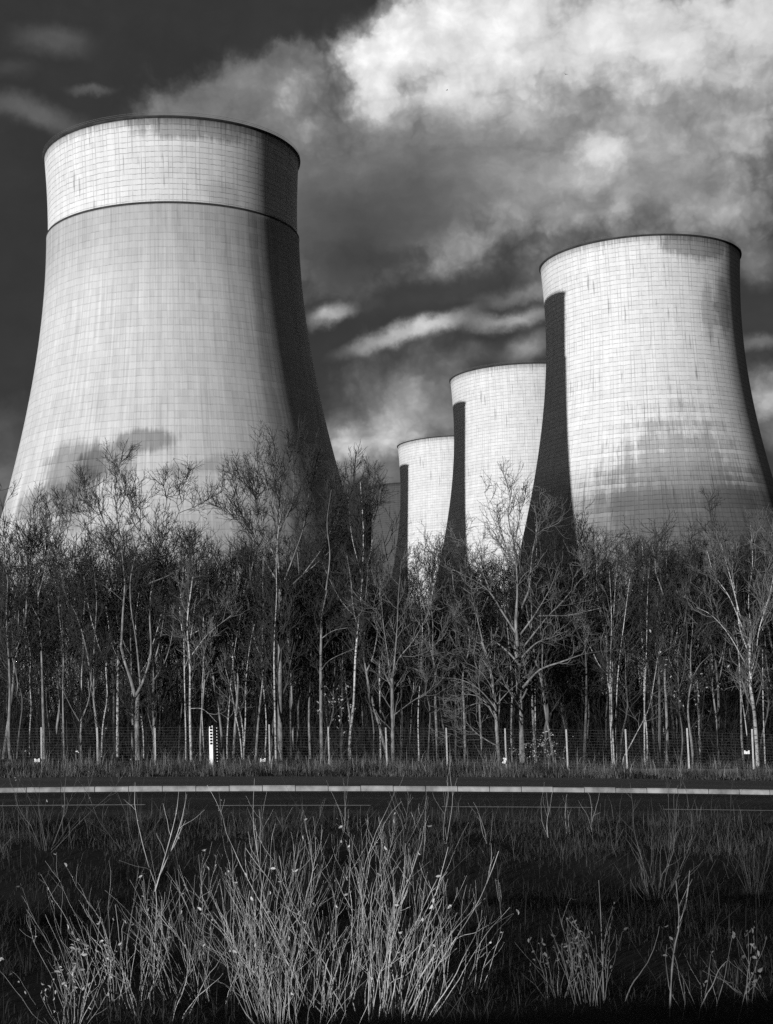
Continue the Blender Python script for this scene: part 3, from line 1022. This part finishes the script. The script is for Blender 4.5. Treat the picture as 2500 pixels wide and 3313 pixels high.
for k, (lab, D, pts, r) in enumerate([
    ('thin pale stem, first to the right of the thick white post', 55.0, [(441, 1636), (438, 1520), (444, 1400), (440, 1290)], .04),
    ('slim pale stem leaning right, third white stem from the snapped birch', 55.3, [(492, 1640), (490, 1600), (497, 1490), (506, 1400), (521, 1325)], .05),
    ('slim pale stem bending left from the base beside the second warning sign', 54.8, [(523, 1640), (520, 1590), (508, 1540), (500, 1500), (488, 1440)], .045),
    ('slim white stem curving right, just left of the second warning sign', 55.6, [(526, 1640), (529, 1560), (531, 1472), (540, 1400), (553, 1350)], .05),
    ('grey thin stem left of the fan crowned tree, behind the second warning sign', 56.5, [(572, 1640), (575, 1560), (568, 1480), (560, 1400), (556, 1330)], .05),
    ('white birch stem, left one of the cluster right of the biggest tree', 55.2, [(1322, 1640), (1316, 1540), (1317, 1440), (1321, 1330), (1316, 1230)], .04),
    ('white birch stem, middle one of the cluster right of the biggest tree', 55.0, [(1326, 1640), (1323, 1520), (1325, 1420), (1329, 1320), (1334, 1200)], .045),
    ('white birch stem, right one of the cluster right of the biggest tree', 55.4, [(1331, 1640), (1331, 1530), (1332, 1440), (1340, 1340), (1350, 1240)], .045),
    ('bowed thin stem leaning out to the right of the white birch cluster', 54.6, [(1345, 1640), (1380, 1580), (1405, 1530), (1420, 1470), (1428, 1420)], .035),
    ('thin birch stem between the white cluster and the curvy sapling', 56.0, [(1392, 1640), (1395, 1520), (1400, 1400), (1398, 1300), (1404, 1190)], .05),
    ('slim birch stem leaning left, behind the highest warning sign', 54.8, [(1618, 1640), (1608, 1560), (1600, 1490), (1592, 1430), (1590, 1360)], .04),
    ('thin white birch stem at the far right, beyond the double stemmed birch', 55.5, [(1652, 1640), (1646, 1540), (1645, 1440), (1650, 1340), (1655, 1230)], .04),
    ('pale thin birch stem left of the spreading low tree', 56.0, [(905, 1640), (903, 1550), (908, 1450), (912, 1350), (905, 1260)], .045),
    ('pale thin stem rising through the crown beside the shaded foot of the wide tower', 57.5, [(1154, 1420), (1150, 1330), (1152, 1250), (1157, 1180), (1152, 1120)], .05),
]):
    if pts[0][1] < 1500:
        pts = [(pts[0][0] + 2, 1640)] + pts
    hero('birch_tree', lab, D, [(r, .010, pts)], birch, twig if k % 2 else twig_pale, 40 + k, boughs=(1.2, .34, 1, .7, 1.8), d1=2.2, d2=4, d3=4, gn=.8)

for k, (lab, D, limbs, wd) in enumerate([
    ('grey forked tree at the left edge of the picture', 55.0, [(.10, .02, [(24, 1640), (23, 1600), (22, 1472), (16, 1328), (14, 1256), (8, 1180), (12, 1120)]), (.05, .012, [(27, 1520), (36, 1480), (24, 1400), (22, 1330), (40, 1240)])], bark),
    ('tall grey tree behind the leftmost steel post', 55.6, [(.10, .015, [(96, 1640), (92, 1544), (88, 1400), (81, 1292), (83, 1220), (72, 1148), (65, 1098)]), (.04, .012, [(82, 1290), (104, 1210), (112, 1140)]), (.04, .012, [(86, 1340), (60, 1290), (45, 1230), (36, 1180)])], bark),
    ('thin dark tree just right of the leftmost warning sign', 56.0, [(.065, .012, [(139, 1640), (136, 1500), (135, 1400), (130, 1310), (139, 1249), (133, 1148)]), (.035, .01, [(131, 1310), (120, 1220), (118, 1150)])], bark),
    ('slanting grey tree behind the second steel post, leaning left', 55.4, [(.09, .02, [(213, 1640), (208, 1580), (194, 1454), (180, 1382), (158, 1317), (142, 1281), (132, 1220)]), (.06, .012, [(203, 1510), (207, 1400), (209, 1292), (202, 1184), (206, 1120)])], bark),
    ('short forked tree between the first and second steel posts', 54.6, [(.07, .06, [(176, 1640), (174, 1600), (173, 1558)]), (.045, .010, [(173, 1560), (158, 1530), (144, 1500), (128, 1470)]), (.045, .010, [(173, 1560), (190, 1520), (195, 1470), (190, 1400)])], bark),
    ('grey tree with a bent trunk behind the third steel post', 56.0, [(.09, .06, [(334, 1640), (332, 1560), (331, 1450), (338, 1415)]), (.05, .012, [(336, 1420), (346, 1380), (356, 1300), (352, 1210)]), (.04, .012, [(332, 1470), (360, 1420), (376, 1350), (372, 1280)])], bark),
    ('straight dark tree between the thin birch stems and the fan crowned tree', 57.0, [(.085, .012, [(644, 1640), (643, 1520), (646, 1420), (642, 1320), (650, 1230), (648, 1140)])], bark_dark),
    ('slim dark tree behind the fan crowned tree, to its right', 57.5, [(.07, .012, [(629, 1640), (628, 1500), (630, 1400), (634, 1300), (640, 1220)])], bark_dark),
    ('curvy sapling with a leaning upper fork behind the tall right hand posts', 55.0, [(.075, .03, [(1497, 1640), (1494, 1600), (1486, 1544), (1484, 1508), (1493, 1465)]), (.035, .010, [(1493, 1468), (1511, 1436), (1540, 1410)]), (.035, .010, [(1492, 1470), (1490, 1410), (1496, 1340), (1490, 1270)])], bark),
    ('dark tree in front of the stained tower, left of the curvy sapling', 57.0, [(.10, .012, [(1424, 1640), (1422, 1480), (1418, 1350), (1424, 1250), (1420, 1150)]), (.04, .012, [(1420, 1400), (1440, 1320), (1452, 1240)])], bark_dark),
    ('dark tree with a twiggy crown just left of the small dark tower', 57.5, [(.09, .012, [(737, 1640), (740, 1480), (742, 1350), (752, 1240), (748, 1130)]), (.045, .012, [(743, 1350), (770, 1250), (790, 1150), (800, 1060)])], bark_dark),
    ('dark twiggy tree in front of the small dark tower', 58.5, [(.09, .012, [(868, 1640), (866, 1450), (850, 1320), (838, 1220), (822, 1130), (812, 1075)]), (.045, .012, [(852, 1330), (875, 1250), (880, 1180)])], bark_dark),
    ('bare tree whose crown shows against the sunlit middle tower', 58.0, [(.09, .012, [(985, 1640), (985, 1450), (992, 1350), (1000, 1250), (1006, 1170)]), (.04, .012, [(990, 1380), (965, 1300), (958, 1220)])], bark_dark),
    ('dark leaning tree at the foot of the stained tower, near the right edge', 57.0, [(.10, .012, [(1552, 1640), (1550, 1500), (1542, 1400), (1550, 1300), (1540, 1200), (1548, 1130)]), (.045, .012, [(1545, 1410), (1520, 1330), (1512, 1250)])], bark_dark),
    ('dark tree left of the white birch cluster, under the longest level limb', 57.5, [(.095, .012, [(1262, 1640), (1266, 1480), (1258, 1370), (1262, 1270), (1256, 1170)]), (.04, .012, [(1262, 1400), (1285, 1310), (1294, 1230)])], bark_dark),
]):
    L = [(limbs[0][0], limbs[0][1], limbs[0][2])] + list(limbs[1:])
    thin = 'small dark tower' in lab
    hero('bare_tree', lab, D, L, wd, twig, 70 + k, boughs=(.8 if thin else 1.6, .32, 1, 1.0, 2.6), gn=1.0, d1=1.5 if thin else 3.2, d2=3.2 if thin else 5.4, d3=3.2 if thin else 5.4)


# the wood behind: five kinds, each standing many times
def proto(seed, H, r, wood, twg, n_limbs, spread):
    rng = np.random.default_rng(seed)
    L = []
    z = np.linspace(0, 1, 8)
    P = np.stack([np.cumsum(rng.normal(size=8)) * .10, np.cumsum(rng.normal(size=8)) * .10, z * H * 0.93], -1)
    P -= P[0]
    P[0, 2] = -.2
    L.append((P, np.linspace(r, .014, 8)))
    for k in range(n_limbs):
        f = rng.uniform(.35, .7)
        i = f * 7
        a = int(i)
        b = P[a] * (1 - i + a) + P[a + 1] * (i - a)
        az = rng.uniform(0, 2 * pi)
        d = np.array([cos(az), sin(az), 0.0])
        ln = rng.uniform(.28, .42) * H
        q = np.linspace(0, 1, 6)[:, None]
        pts = b + d * q ** 0.8 * spread * ln * .55 + np.array([0, 0, 1]) * q ** 1.2 * ln * .9 + np.cumsum(rng.normal(size=(6, 3)), 0) * .06 * q
        L.append((pts, np.linspace(r * .5, .012, 6)))
    a, b = tree_meshes(L, rng, wood, twg, None, np.zeros(3), boughs=(1.7, .27, 1, 1.0, 2.4), d1=2.4, d2=4.0, d3=4.0, tw=.0085, gn=1.0)
    return a, b


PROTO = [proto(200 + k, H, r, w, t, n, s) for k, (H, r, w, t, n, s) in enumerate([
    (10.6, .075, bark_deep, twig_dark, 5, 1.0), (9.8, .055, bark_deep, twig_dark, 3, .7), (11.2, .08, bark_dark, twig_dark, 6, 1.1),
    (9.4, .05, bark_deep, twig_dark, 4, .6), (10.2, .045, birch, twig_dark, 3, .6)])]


def slim_row():
    rng = np.random.default_rng(78)
    kinds = [proto(300 + k, H, r, w, twig, n, .7) for k, (H, r, w, n) in enumerate([(8.8, .055, bark, 2), (9.6, .07, bark, 3), (8.2, .04, bark_dark, 2), (9.0, .035, birch, 1)])]
    used = set()
    n = 44
    for i in range(n):
        D = rng.uniform(55.6, 58.5)
        xx = (-.5 + (i + rng.uniform(.1, .9)) / n) * 2 * (1250 / 4886 * D + .6)
        xd = xx / D * 4886 / 1.4979 + 834
        k = int(rng.choice(4, p=[.34, .26, .26, .14]))
        sc = rng.uniform(.8, 1.05) * np.interp(xd, [0, 820, 900, 1020, 1120, 1669], [1, 1, .9, .9, .97, 1])
        e = empty('bare_tree', (xx, D, float(gz(xx, D)) - .05), 'slim bare tree standing just behind the front row of trees', 'tree', 'slim bare trees just behind the front row')
        e.rotation_euler = (rng.normal() * .04, rng.normal() * .05, rng.uniform(0, 2 * pi))
        e.scale = (sc, sc, sc)
        for src in kinds[k]:
            c = src
            if k in used:
                c = src.copy()
                COL.objects.link(c)
            c.parent = e
        used.add(k)


slim_row()


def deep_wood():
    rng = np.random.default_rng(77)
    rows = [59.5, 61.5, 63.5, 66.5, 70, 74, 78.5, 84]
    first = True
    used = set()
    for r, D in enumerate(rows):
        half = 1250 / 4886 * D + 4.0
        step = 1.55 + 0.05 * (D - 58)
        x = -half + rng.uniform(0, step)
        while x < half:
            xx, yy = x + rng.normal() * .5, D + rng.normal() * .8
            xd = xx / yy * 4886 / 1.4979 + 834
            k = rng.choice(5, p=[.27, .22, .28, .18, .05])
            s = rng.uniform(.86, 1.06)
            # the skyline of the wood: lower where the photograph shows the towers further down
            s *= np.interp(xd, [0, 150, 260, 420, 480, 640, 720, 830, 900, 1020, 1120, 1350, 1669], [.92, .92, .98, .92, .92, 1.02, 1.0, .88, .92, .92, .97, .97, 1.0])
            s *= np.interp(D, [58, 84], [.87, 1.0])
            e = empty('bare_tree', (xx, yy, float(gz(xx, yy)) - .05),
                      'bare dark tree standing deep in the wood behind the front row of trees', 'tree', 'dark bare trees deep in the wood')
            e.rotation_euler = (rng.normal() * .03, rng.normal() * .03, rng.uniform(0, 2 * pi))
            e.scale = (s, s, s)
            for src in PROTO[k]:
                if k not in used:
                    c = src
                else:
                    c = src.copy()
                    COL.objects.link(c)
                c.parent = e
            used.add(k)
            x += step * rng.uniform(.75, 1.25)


deep_wood()


# ------------------------------------------------------------------ low growth
def sticks(name, M, seed, xr, yr, hr, mat, r, lean=.5, n=5, wob=.18, label=None, upz=0.0, tw=(.2, .8), td=2.2):
    rng = np.random.default_rng(seed)
    x = rng.uniform(xr[0], xr[1], M)
    y = rng.uniform(yr[0], yr[1], M)
    z = gz(x, y) - .05
    d = np.stack([rng.normal(size=M) * lean, rng.normal(size=M) * lean, np.ones(M)], -1)
    d /= np.linalg.norm(d, axis=1, keepdims=True)
    ln = rng.uniform(hr[0], hr[1], M)
    P = np.empty((M, n, 3))
    P[:, 0] = np.stack([x, y, z], -1)
    for k in range(1, n):
        d = d + rng.normal(size=(M, 3)) * wob + np.array([0, 0, upz])
        d /= np.linalg.norm(d, axis=1, keepdims=True)
        P[:, k] = P[:, k - 1] + d * (ln / (n - 1))[:, None]
    R = np.linspace(r, r * .4, n)[None] * rng.uniform(.6, 1.4, M)[:, None]
    a, ra = spawn(P, R, rng, td, .15, 1, (25, 65), tw, 4, .05, .2, .7, r, r * .5)
    b, rb = spawn(a, ra, rng, 2.5, .2, 1, (25, 65), (tw[0] * .5, tw[1] * .4), 3, .03, .2, .8, r * .7, r * .45)
    V, Q = tubes([(P, R, 3), (a, ra, 3), (b, rb, 3)])
    o = mesh_np(name, V, Q, mat)
    tag(o, label, 'undergrowth', kind='stuff')


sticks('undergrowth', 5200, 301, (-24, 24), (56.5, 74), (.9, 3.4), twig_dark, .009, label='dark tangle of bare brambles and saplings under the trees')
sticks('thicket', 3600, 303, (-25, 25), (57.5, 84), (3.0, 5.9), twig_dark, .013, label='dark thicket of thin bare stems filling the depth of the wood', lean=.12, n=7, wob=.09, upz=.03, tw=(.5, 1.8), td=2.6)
sticks('undergrowth', 900, 302, (-17, 17), (52.6, 57.5), (.6, 2.2), twig, .006, label='thin bare brambles and suckers just behind the fence')


def blades(name, M, seed, xy, hr, w, mat, label, lean=.35, clump=1.0, bend=.5):
    rng = np.random.default_rng(seed)
    x, y = xy(rng, M)
    # clumps: keep more blades where a smooth field is high
    f = np.sin(x * 2.3 + 1.3 * np.sin(y * 1.1)) + np.sin(y * 2.9 + 1.7 * np.sin(x * .8)) + np.sin(x * 5.1 + y * 3.7)
    keep = rng.uniform(-3, 3, M) < f * clump + 1.2
    x, y, f = x[keep], y[keep], f[keep]
    M = len(x)
    h = rng.uniform(hr[0], hr[1], M) * (1 + .18 * f)
    h = np.where(rng.uniform(size=M) < .06, h * 1.7, h)
    az = rng.uniform(0, 2 * pi, M)
    dirn = np.stack([np.cos(az), np.sin(az), np.zeros(M)], -1)
    side = np.stack([-np.sin(az + rng.normal(size=M) * .5), np.cos(az), np.zeros(M)], -1)
    le = np.abs(rng.normal(size=M)) * lean
    b = np.stack([x, y, gz(x, y) - .02], -1)
    up = np.array([0, 0, 1.0])
    mid = b + up * (h * .55)[:, None] + dirn * (h * le * .4)[:, None]
    tip = mid + up * (h * (.45 - bend * .3 * np.minimum(le, 1)))[:, None] + dirn * (h * le * (.4 + bend))[:, None]
    ww = (w * rng.uniform(.6, 1.4, M))[:, None] * .5
    V = np.stack([b - side * ww, b + side * ww, mid + side * ww * .8, mid - side * ww * .8, tip], 1).reshape(-1, 3)
    i = np.arange(M)[:, None] * 5
    o = mesh_np(name, V, [i + np.array([[0, 1, 2, 3]]), i + np.array([[3, 2, 4]])], mat, smooth=False)
    tag(o, label, 'grass', kind='stuff')


def band(t0, t1, half=17, power=1.0):
    def f(rng, M):
        x = rng.uniform(-half, half, M)
        return x, kerb_y(x) + t0 + (t1 - t0) * rng.uniform(0, 1, M) ** power
    return f


blades('verge_grass', 60000, 401, band(4.6, 10.5), (.08, .34), .008, grass_dry, 'rough dry grass along the foot of the fence', .75, bend=.8)
blades('verge_grass', 8000, 402, band(4.1, 5.5, power=1.8), (.03, .13), .010, grass_dry, 'short ragged grass creeping over the path edge', 1.0, bend=.8)
blades('verge_grass', 1600, 407, band(5.2, 9.4), (.35, .7), .006, straw, 'bleached taller stalks standing along the fence', .5, bend=.6)
blades('bank_grass', 50000, 403, band(-15.0, -10.0, 13), (.06, .24), .006, grass_bank, 'dry grass on the bank at the near edge of the road', 1.2, clump=1.9, bend=.9)
blades('bank_grass', 2600, 404, band(-15.5, -10.2, 13), (.25, .75), .005, grass_dry, 'tall bleached grass stems on the near bank', .9, bend=.8)
blades('bank_grass', 3600, 408, band(-16.5, -10.1, 13), (.3, .75), .0036, grass_dry, 'long flattened dead grass strands matted over the near bank', 2.4, bend=1.0)
blades('meadow_grass', 70000, 405, band(-31.5, -15.0, 9.5), (.06, .24), .006, grass_dark, 'dark matted grass in the hollow and foreground', 1.0, bend=.9)
blades('meadow_grass', 2400, 406, band(-30, -16, 9.5), (.25, .7), .0045, grass_bank, 'scattered thin dead grass stems in the foreground hollow', 1.2, bend=.8)


# ------------------------------------------------------------------ shrubs and weeds
def leaves_at(P, dirs, rng, L, Wd):
    """bent leaf of two halves at each point"""
    M = len(P)
    d = dirs / (np.linalg.norm(dirs, axis=1, keepdims=True) + 1e-9)
    s = np.cross(d, rng.normal(size=(M, 3)))
    s /= np.linalg.norm(s, axis=1, keepdims=True) + 1e-9
    nrm = np.cross(d, s)
    ln = (L * rng.uniform(.6, 1.3, M))[:, None]
    w = ln * Wd
    a = P + d * ln * .35 + nrm * ln * .06
    c = P + d * ln * .72 + nrm * ln * .02
    e = P + d * ln * .95 - nrm * ln * .12
    V = np.stack([P, a + s * w * .5 + nrm * w * .2, c + s * w * .4 + nrm * w * .15, e, c - s * w * .4 + nrm * w * .15, a - s * w * .5 + nrm * w * .2, a - nrm * w * .1, c - nrm * w * .1], 1).reshape(-1, 3)
    i = np.arange(M)[:, None] * 8
    quads = np.concatenate([i + np.array([[1, 2, 7, 6]]), i + np.array([[6, 7, 4, 5]])])
    tris = np.concatenate([i + np.array([[0, 1, 6]]), i + np.array([[0, 6, 5]]), i + np.array([[2, 3, 7]]), i + np.array([[7, 3, 4]])])
    return V, [quads, tris]


def shrub(name, label, cat, group, xd, D, stems, seed, r=.0085, sprd=.30, side=3.2, leaf=10, mat=stem_pale, lean=(0, 0), base_r=.16, up=.11, wob=.115, leaf_len=.05, hero_stems=(), bud=True):
    """stems: (count, shortest, longest)"""
    rng = np.random.default_rng(seed)
    x = xat(xd, 1900, D)
    base = np.array([x, D, float(gz(x, D)) - .03])
    e = empty(name, base, label, cat, group)
    M, lo, hi = stems
    az = rng.uniform(0, 2 * pi, M)
    q = rng.uniform(0, 1, M) ** .7
    n = 12
    P = np.empty((M, n, 3))
    P[:, 0] = np.stack([np.cos(az) * base_r * q, np.sin(az) * base_r * q, np.zeros(M)], -1)
    tilt = sprd * q * 1.6 + .04
    d = np.stack([np.cos(az) * tilt + lean[0], np.sin(az) * tilt + lean[1], np.ones(M)], -1)
    d /= np.linalg.norm(d, axis=1, keepdims=True)
    ln = rng.uniform(lo, hi, M)
    for k in range(1, n):
        d = d + rng.normal(size=(M, 3)) * wob + np.array([0, 0, up * .5])
        d /= np.linalg.norm(d, axis=1, keepdims=True)
        P[:, k] = P[:, k - 1] + d * (ln / (n - 1))[:, None]
    R = np.linspace(1, .36, n)[None] * (r * (.45 + .75 * rng.uniform(0, 1, M) ** 2))[:, None]
    if len(hero_stems):
        HP = np.array([limb3(p, D, rng, n, depth=.06) - base for p in hero_stems])
        P = np.concatenate([P, HP])
        R = np.concatenate([R, np.linspace(1.5, .45, n)[None] * np.full((len(HP), 1), r)])
    if bud:
        R = R * (1 + .16 * rng.normal(size=R.shape))
    S, RS = spawn(P, R, rng, side, .25, .95, (16, 42), (.14, .6), 7, .07, .10, .7, r * .62, r * .36, .6)
    sets = [(P, R, 6), (S, RS, 4)]
    if bud:                                            # buds: short stubs hugging the stems
        B, RB = spawn(np.concatenate([P[:, ::2][:, :6], S[:, :6]]), np.concatenate([R[:, ::2][:, :6], RS[:, :6]]), rng, 5, .3, 1, (12, 32), (.016, .034), 3, .02, .02, .9, r * .75, r * .5, .4)
        sets.append((B, RB, 4))
    V, Q = tubes(sets)
    mesh_np('stems', V, Q, mat, e)
    if leaf:
        allP = np.concatenate([P[:, n // 2:].reshape(-1, 3), S[:, 3:].reshape(-1, 3)])
        tips = np.concatenate([P[:, -1], S[:, -1]])
        pick = np.concatenate([tips[rng.integers(0, len(tips), leaf // 2)], allP[rng.integers(0, len(allP), leaf - leaf // 2)]])
        pick = pick + rng.normal(size=pick.shape) * .02
        dr = rng.normal(size=pick.shape) + np.array([0, 0, -.1])
        V, Q = leaves_at(pick, dr, rng, leaf_len, .42)
        mesh_np('leaves', V, Q, leaf_dead if mat is weed_bark else leaf_m, e)
    return e


WG = 'willow shrubs in the foreground'
shrub('willow_shrub', 'low leafy willow shrub in the bottom left corner', 'shrub', WG, 150, 13.9, (20, .3, 1.0), 501, leaf=120, leaf_len=.05, sprd=.42, lean=(-.12, 0), r=0.0034)
shrub('willow_shrub', 'thin stemmed willow shrub second from the left, fanning left', 'shrub', WG, 232, 14.8, (29, .5, 1.45), 502, leaf=18, sprd=.4, lean=(-.15, 0), r=0.0036, base_r=0.45)
shrub('willow_shrub', 'tall sapling left of centre forking into a high thin V, in the foreground', 'shrub', WG, 334, 14.3, (11, .5, 1.2), 503, leaf=14, sprd=.4, r=0.0043, base_r=0.45,
      hero_stems=([(333, 2190), (332, 2080), (336, 1950), (335, 1920), (318, 1868), (300, 1800), (290, 1740), (292, 1690)], [(335, 1925), (352, 1868), (368, 1810), (382, 1750), (387, 1700)], [(345, 1890), (372, 1830), (392, 1770), (404, 1715)]))
shrub('willow_shrub', 'thin willow shrub between the tall forked sapling and the dense central sheaf', 'shrub', WG, 440, 15.2, (34, .6, 1.5), 504, leaf=18, sprd=.42, r=0.0036, lean=(-.12, 0), base_r=0.60)
shrub('willow_shrub', 'dense sheaf of pale willow stems rising from one stool left of centre', 'shrub', WG, 584, 13.8, (37, .8, 1.75), 505, leaf=26, sprd=.17, r=0.0046, lean=(-.10, 0), base_r=0.21)
shrub('willow_shrub', 'upright many stemmed willow shrub in the middle of the foreground', 'shrub', WG, 690, 14.9, (34, .6, 1.7), 506, leaf=20, sprd=.42, r=0.0041, base_r=0.52)
shrub('willow_shrub', 'thick stemmed willow shrub right of the middle, its tips with curled leaves', 'shrub', WG, 790, 14.1, (26, .7, 1.9), 507, leaf=28, sprd=.36, r=0.0054, base_r=0.42)
shrub('willow_shrub', 'rightmost willow shrub, its stems sweeping out in arcs to the right', 'shrub', WG, 872, 13.8, (23, .5, 1.4), 508, leaf=10, sprd=.42, lean=(.2, 0), r=0.0046, base_r=0.30,
      hero_stems=([(880, 2190), (930, 2110), (985, 2030), (1030, 1960), (1060, 1890), (1078, 1840)], [(872, 2200), (905, 2120), (960, 2040), (1010, 1985), (1050, 1945)], [(868, 2190), (895, 2090), (925, 1990), (950, 1900), (968, 1830)]))
shrub('willow_shrub', 'short willow shoots in front of the dense central sheaf', 'shrub', WG, 648, 13.5, (20, .3, .9), 509, leaf=8, sprd=.45, r=0.0034, base_r=0.52)
shrub('willow_shrub', 'sparse willow shrub behind the dense sheaf, tips reaching the road line', 'shrub', WG, 750, 16.4, (26, 1.0, 2.2), 510, leaf=18, sprd=.3, r=0.0041, base_r=0.75)
shrub('willow_shrub', 'sparse leaning willow shrub behind the sheaf, to its left', 'shrub', WG, 530, 16.2, (23, .8, 1.9), 511, leaf=18, sprd=.35, r=0.0037, base_r=0.75)
shrub('willow_shrub', 'low open willow shrub filling the gap beside the rightmost one', 'shrub', WG, 930, 15.4, (18, .5, 1.4), 512, leaf=10, sprd=.4, r=0.0037, base_r=0.52, lean=(.1, 0))

DG = 'dead weeds on the right of the foreground'
shrub('dead_weed', 'tallest dead stalk on the right, splitting into a thin Y', 'weed', DG, 1450, 13.8, (1, .4, .5), 521, leaf=3, mat=weed_bark, r=.008, side=.3, hero_stems=([(1446, 2205), (1450, 2120), (1456, 2050), (1466, 2000), (1463, 1950), (1456, 1900)], [(1465, 2005), (1478, 1960), (1485, 1920), (1489, 1880)]))
shrub('dead_weed', 'slim dead stalk with a curled leafy top, left of the thin Y stalk', 'weed', DG, 1300, 14.4, (2, .5, .8), 522, leaf=8, mat=weed_bark, r=.006, side=.5, hero_stems=([(1304, 2170), (1301, 2080), (1299, 2000), (1295, 1950), (1292, 1900)],), leaf_len=.05)
shrub('dead_weed', 'clump of thin leafy weeds, leftmost on the right side', 'weed', DG, 1190, 14.6, (14, .3, .75), 523, leaf=60, mat=weed_bark, r=.0045, sprd=.35, leaf_len=.045)
shrub('dead_weed', 'clump of upright weeds with withered leaves beside the curled leafy stalk', 'weed', DG, 1268, 14.2, (18, .4, .95), 524, leaf=55, mat=weed_bark, r=.005, sprd=.25, leaf_len=.045)
shrub('dead_weed', 'drooping weed with hanging withered leaves, near the lower right corner', 'weed', DG, 1572, 13.9, (4, .5, .95), 525, leaf=34, mat=weed_bark, r=.006, sprd=.15, leaf_len=.06, side=1.0)
shrub('dead_weed', 'low group of rough stalks right of the thin Y stalk', 'weed', DG, 1490, 13.9, (8, .3, .8), 526, leaf=8, mat=weed_bark, r=.006, sprd=.3, side=.8)
shrub('dead_weed', 'bare twig leaning in from the right edge', 'weed', DG, 1668, 14.2, (6, .4, .9), 527, leaf=0, mat=weed_bark, r=.005, sprd=.4, lean=(-.6, 0))

BG = 'bare shrubs on the near bank of the road'
shrub('bare_shrub', 'fan shaped leafless shrub on the right, its twigs crossing the road', 'shrub', BG, 1415, 24.5, (22, .5, 2.2), 531, leaf=0, r=.006, sprd=.6, mat=twig_pale, bud=False, side=3.0, wob=.14)
shrub('bare_shrub', 'leafless shrub on the left bank with twigs crossing the kerb', 'shrub', BG, 100, 27.5, (11, .8, 2.6), 532, leaf=20, r=.006, sprd=.6, lean=(.2, 0), mat=twig_pale, bud=False, side=3.0, wob=.13)
shrub('bare_shrub', 'tuft of bleached upright stalks at the right edge', 'shrub', BG, 1625, 25.5, (26, .4, 1.3), 533, leaf=0, r=.0045, sprd=.3, mat=grass_dry, bud=False, side=.6, wob=.09)
shrub('bare_shrub', 'thin leafless twigs standing in front of the road left of the middle', 'shrub', BG, 290, 28.0, (6, .8, 2.0), 534, leaf=0, r=.005, sprd=.5, mat=twig_pale, bud=False, side=2.0, wob=.12)
for k, (xd, D, h) in enumerate([(745, 30.0, 1.3), (880, 30.5, 1.2), (962, 29.0, 1.9), (1190, 30, 1.5), (1232, 30.4, .9), (1282, 30.8, 1.2), (1060, 29.5, .9)]):
    lab = ['dead stalk at the road edge behind the middle willow', 'dead stalk at the road edge behind the thick stemmed willow', 'tallest dead stalk at the road edge, reaching over the kerb', 'tall thin stalk at the near road edge before a road dash',
           'short stalk at the near road edge in a road dash', 'stalk at the near road edge by the end of a road dash', 'low stalk at the near road edge in a gap of the road dashes'][k]
    shrub('dead_stalk', lab, 'weed', 'dead stalks along the near road edge', xd, D, (3, h * .6, h), 540 + k, leaf=0, r=.006, sprd=.12, base_r=.05, mat=straw, bud=False, side=1.2)

EG = 'leafy saplings behind the fence'
shrub('leafy_bush', 'small leafy bush behind the fence at the foot of the biggest tree', 'bush', EG, 1178, 53.5, (22, .5, 1.3), 551, leaf=300, r=.008, sprd=.7, mat=twig, bud=False, leaf_len=.07, base_r=.5)
shrub('leafy_bush', 'thin sapling still holding pale leaves, right of the leaning birch foot', 'bush', EG, 738, 55.0, (8, 1.8, 4.2), 552, leaf=80, r=.012, sprd=.15, mat=twig, bud=False, leaf_len=.11, base_r=.2)
shrub('leafy_bush', 'thin sapling with a few pale leaves left of the double stemmed birch', 'bush', EG, 1525, 56.0, (8, 2.5, 6.0), 553, leaf=70, r=.014, sprd=.15, mat=twig, bud=False, leaf_len=.11, base_r=.2)


# ------------------------------------------------------------------ birds
def bird(xd, yd, D, rz, label):
    p = at(xd, yd, D)
    n = 10
    s = np.linspace(-.16, .2, 9)
    rr = np.array([.004, .02, .034, .042, .044, .038, .03, .026, .002])
    a = np.arange(n) * 2 * pi / n
    V = np.array([(x, r * cos(q), r * sin(q) * .9) for x, r in zip(s, rr) for q in a])
    i = np.arange(8)[:, None] * n + np.arange(n)[None]
    Q = [np.stack([i, np.arange(8)[:, None] * n + (np.arange(n) + 1)[None] % n, (np.arange(8)[:, None] + 1) * n + (np.arange(n) + 1)[None] % n, i + n], -1).reshape(-1, 4)]
    b = len(V)
    W = []
    for sg in (1, -1):
        for zz in (.012, -.004):
            W += [(.09, sg * .03, .01 + zz), (-.05, sg * .03, .01 + zz), (-.02, sg * .2, .07 + zz), (.08, sg * .2, .07 + zz), (-.06, sg * .4, .03 + zz * .3), (-.02, sg * .41, .03 + zz * .3)]
    W += [(-.15, -.015, .006), (-.15, .015, .006), (-.25, .035, .0), (-.25, -.035, .0)]
    q2 = []
    for sg in range(2):
        for zz in range(2):
            o = b + (sg * 2 + zz) * 6
            q2 += [[o, o + 1, o + 2, o + 3], [o + 3, o + 2, o + 4, o + 5]]
    q2.append([b + 24, b + 25, b + 26, b + 27])
    o = mesh_np('bird', np.vstack([V, W]), Q + [np.array(q2)], bark_dark)
    o.location = p
    o.rotation_euler = (0, 0, rz)
    tag(o, label, 'bird')


bird(965, 195, 260, .3, 'tiny dark bird in flight before the cloud, lower of the two')
bird(1222, 161, 260, 2.2, 'tiny dark bird in flight before the bright cloud, higher and further right')
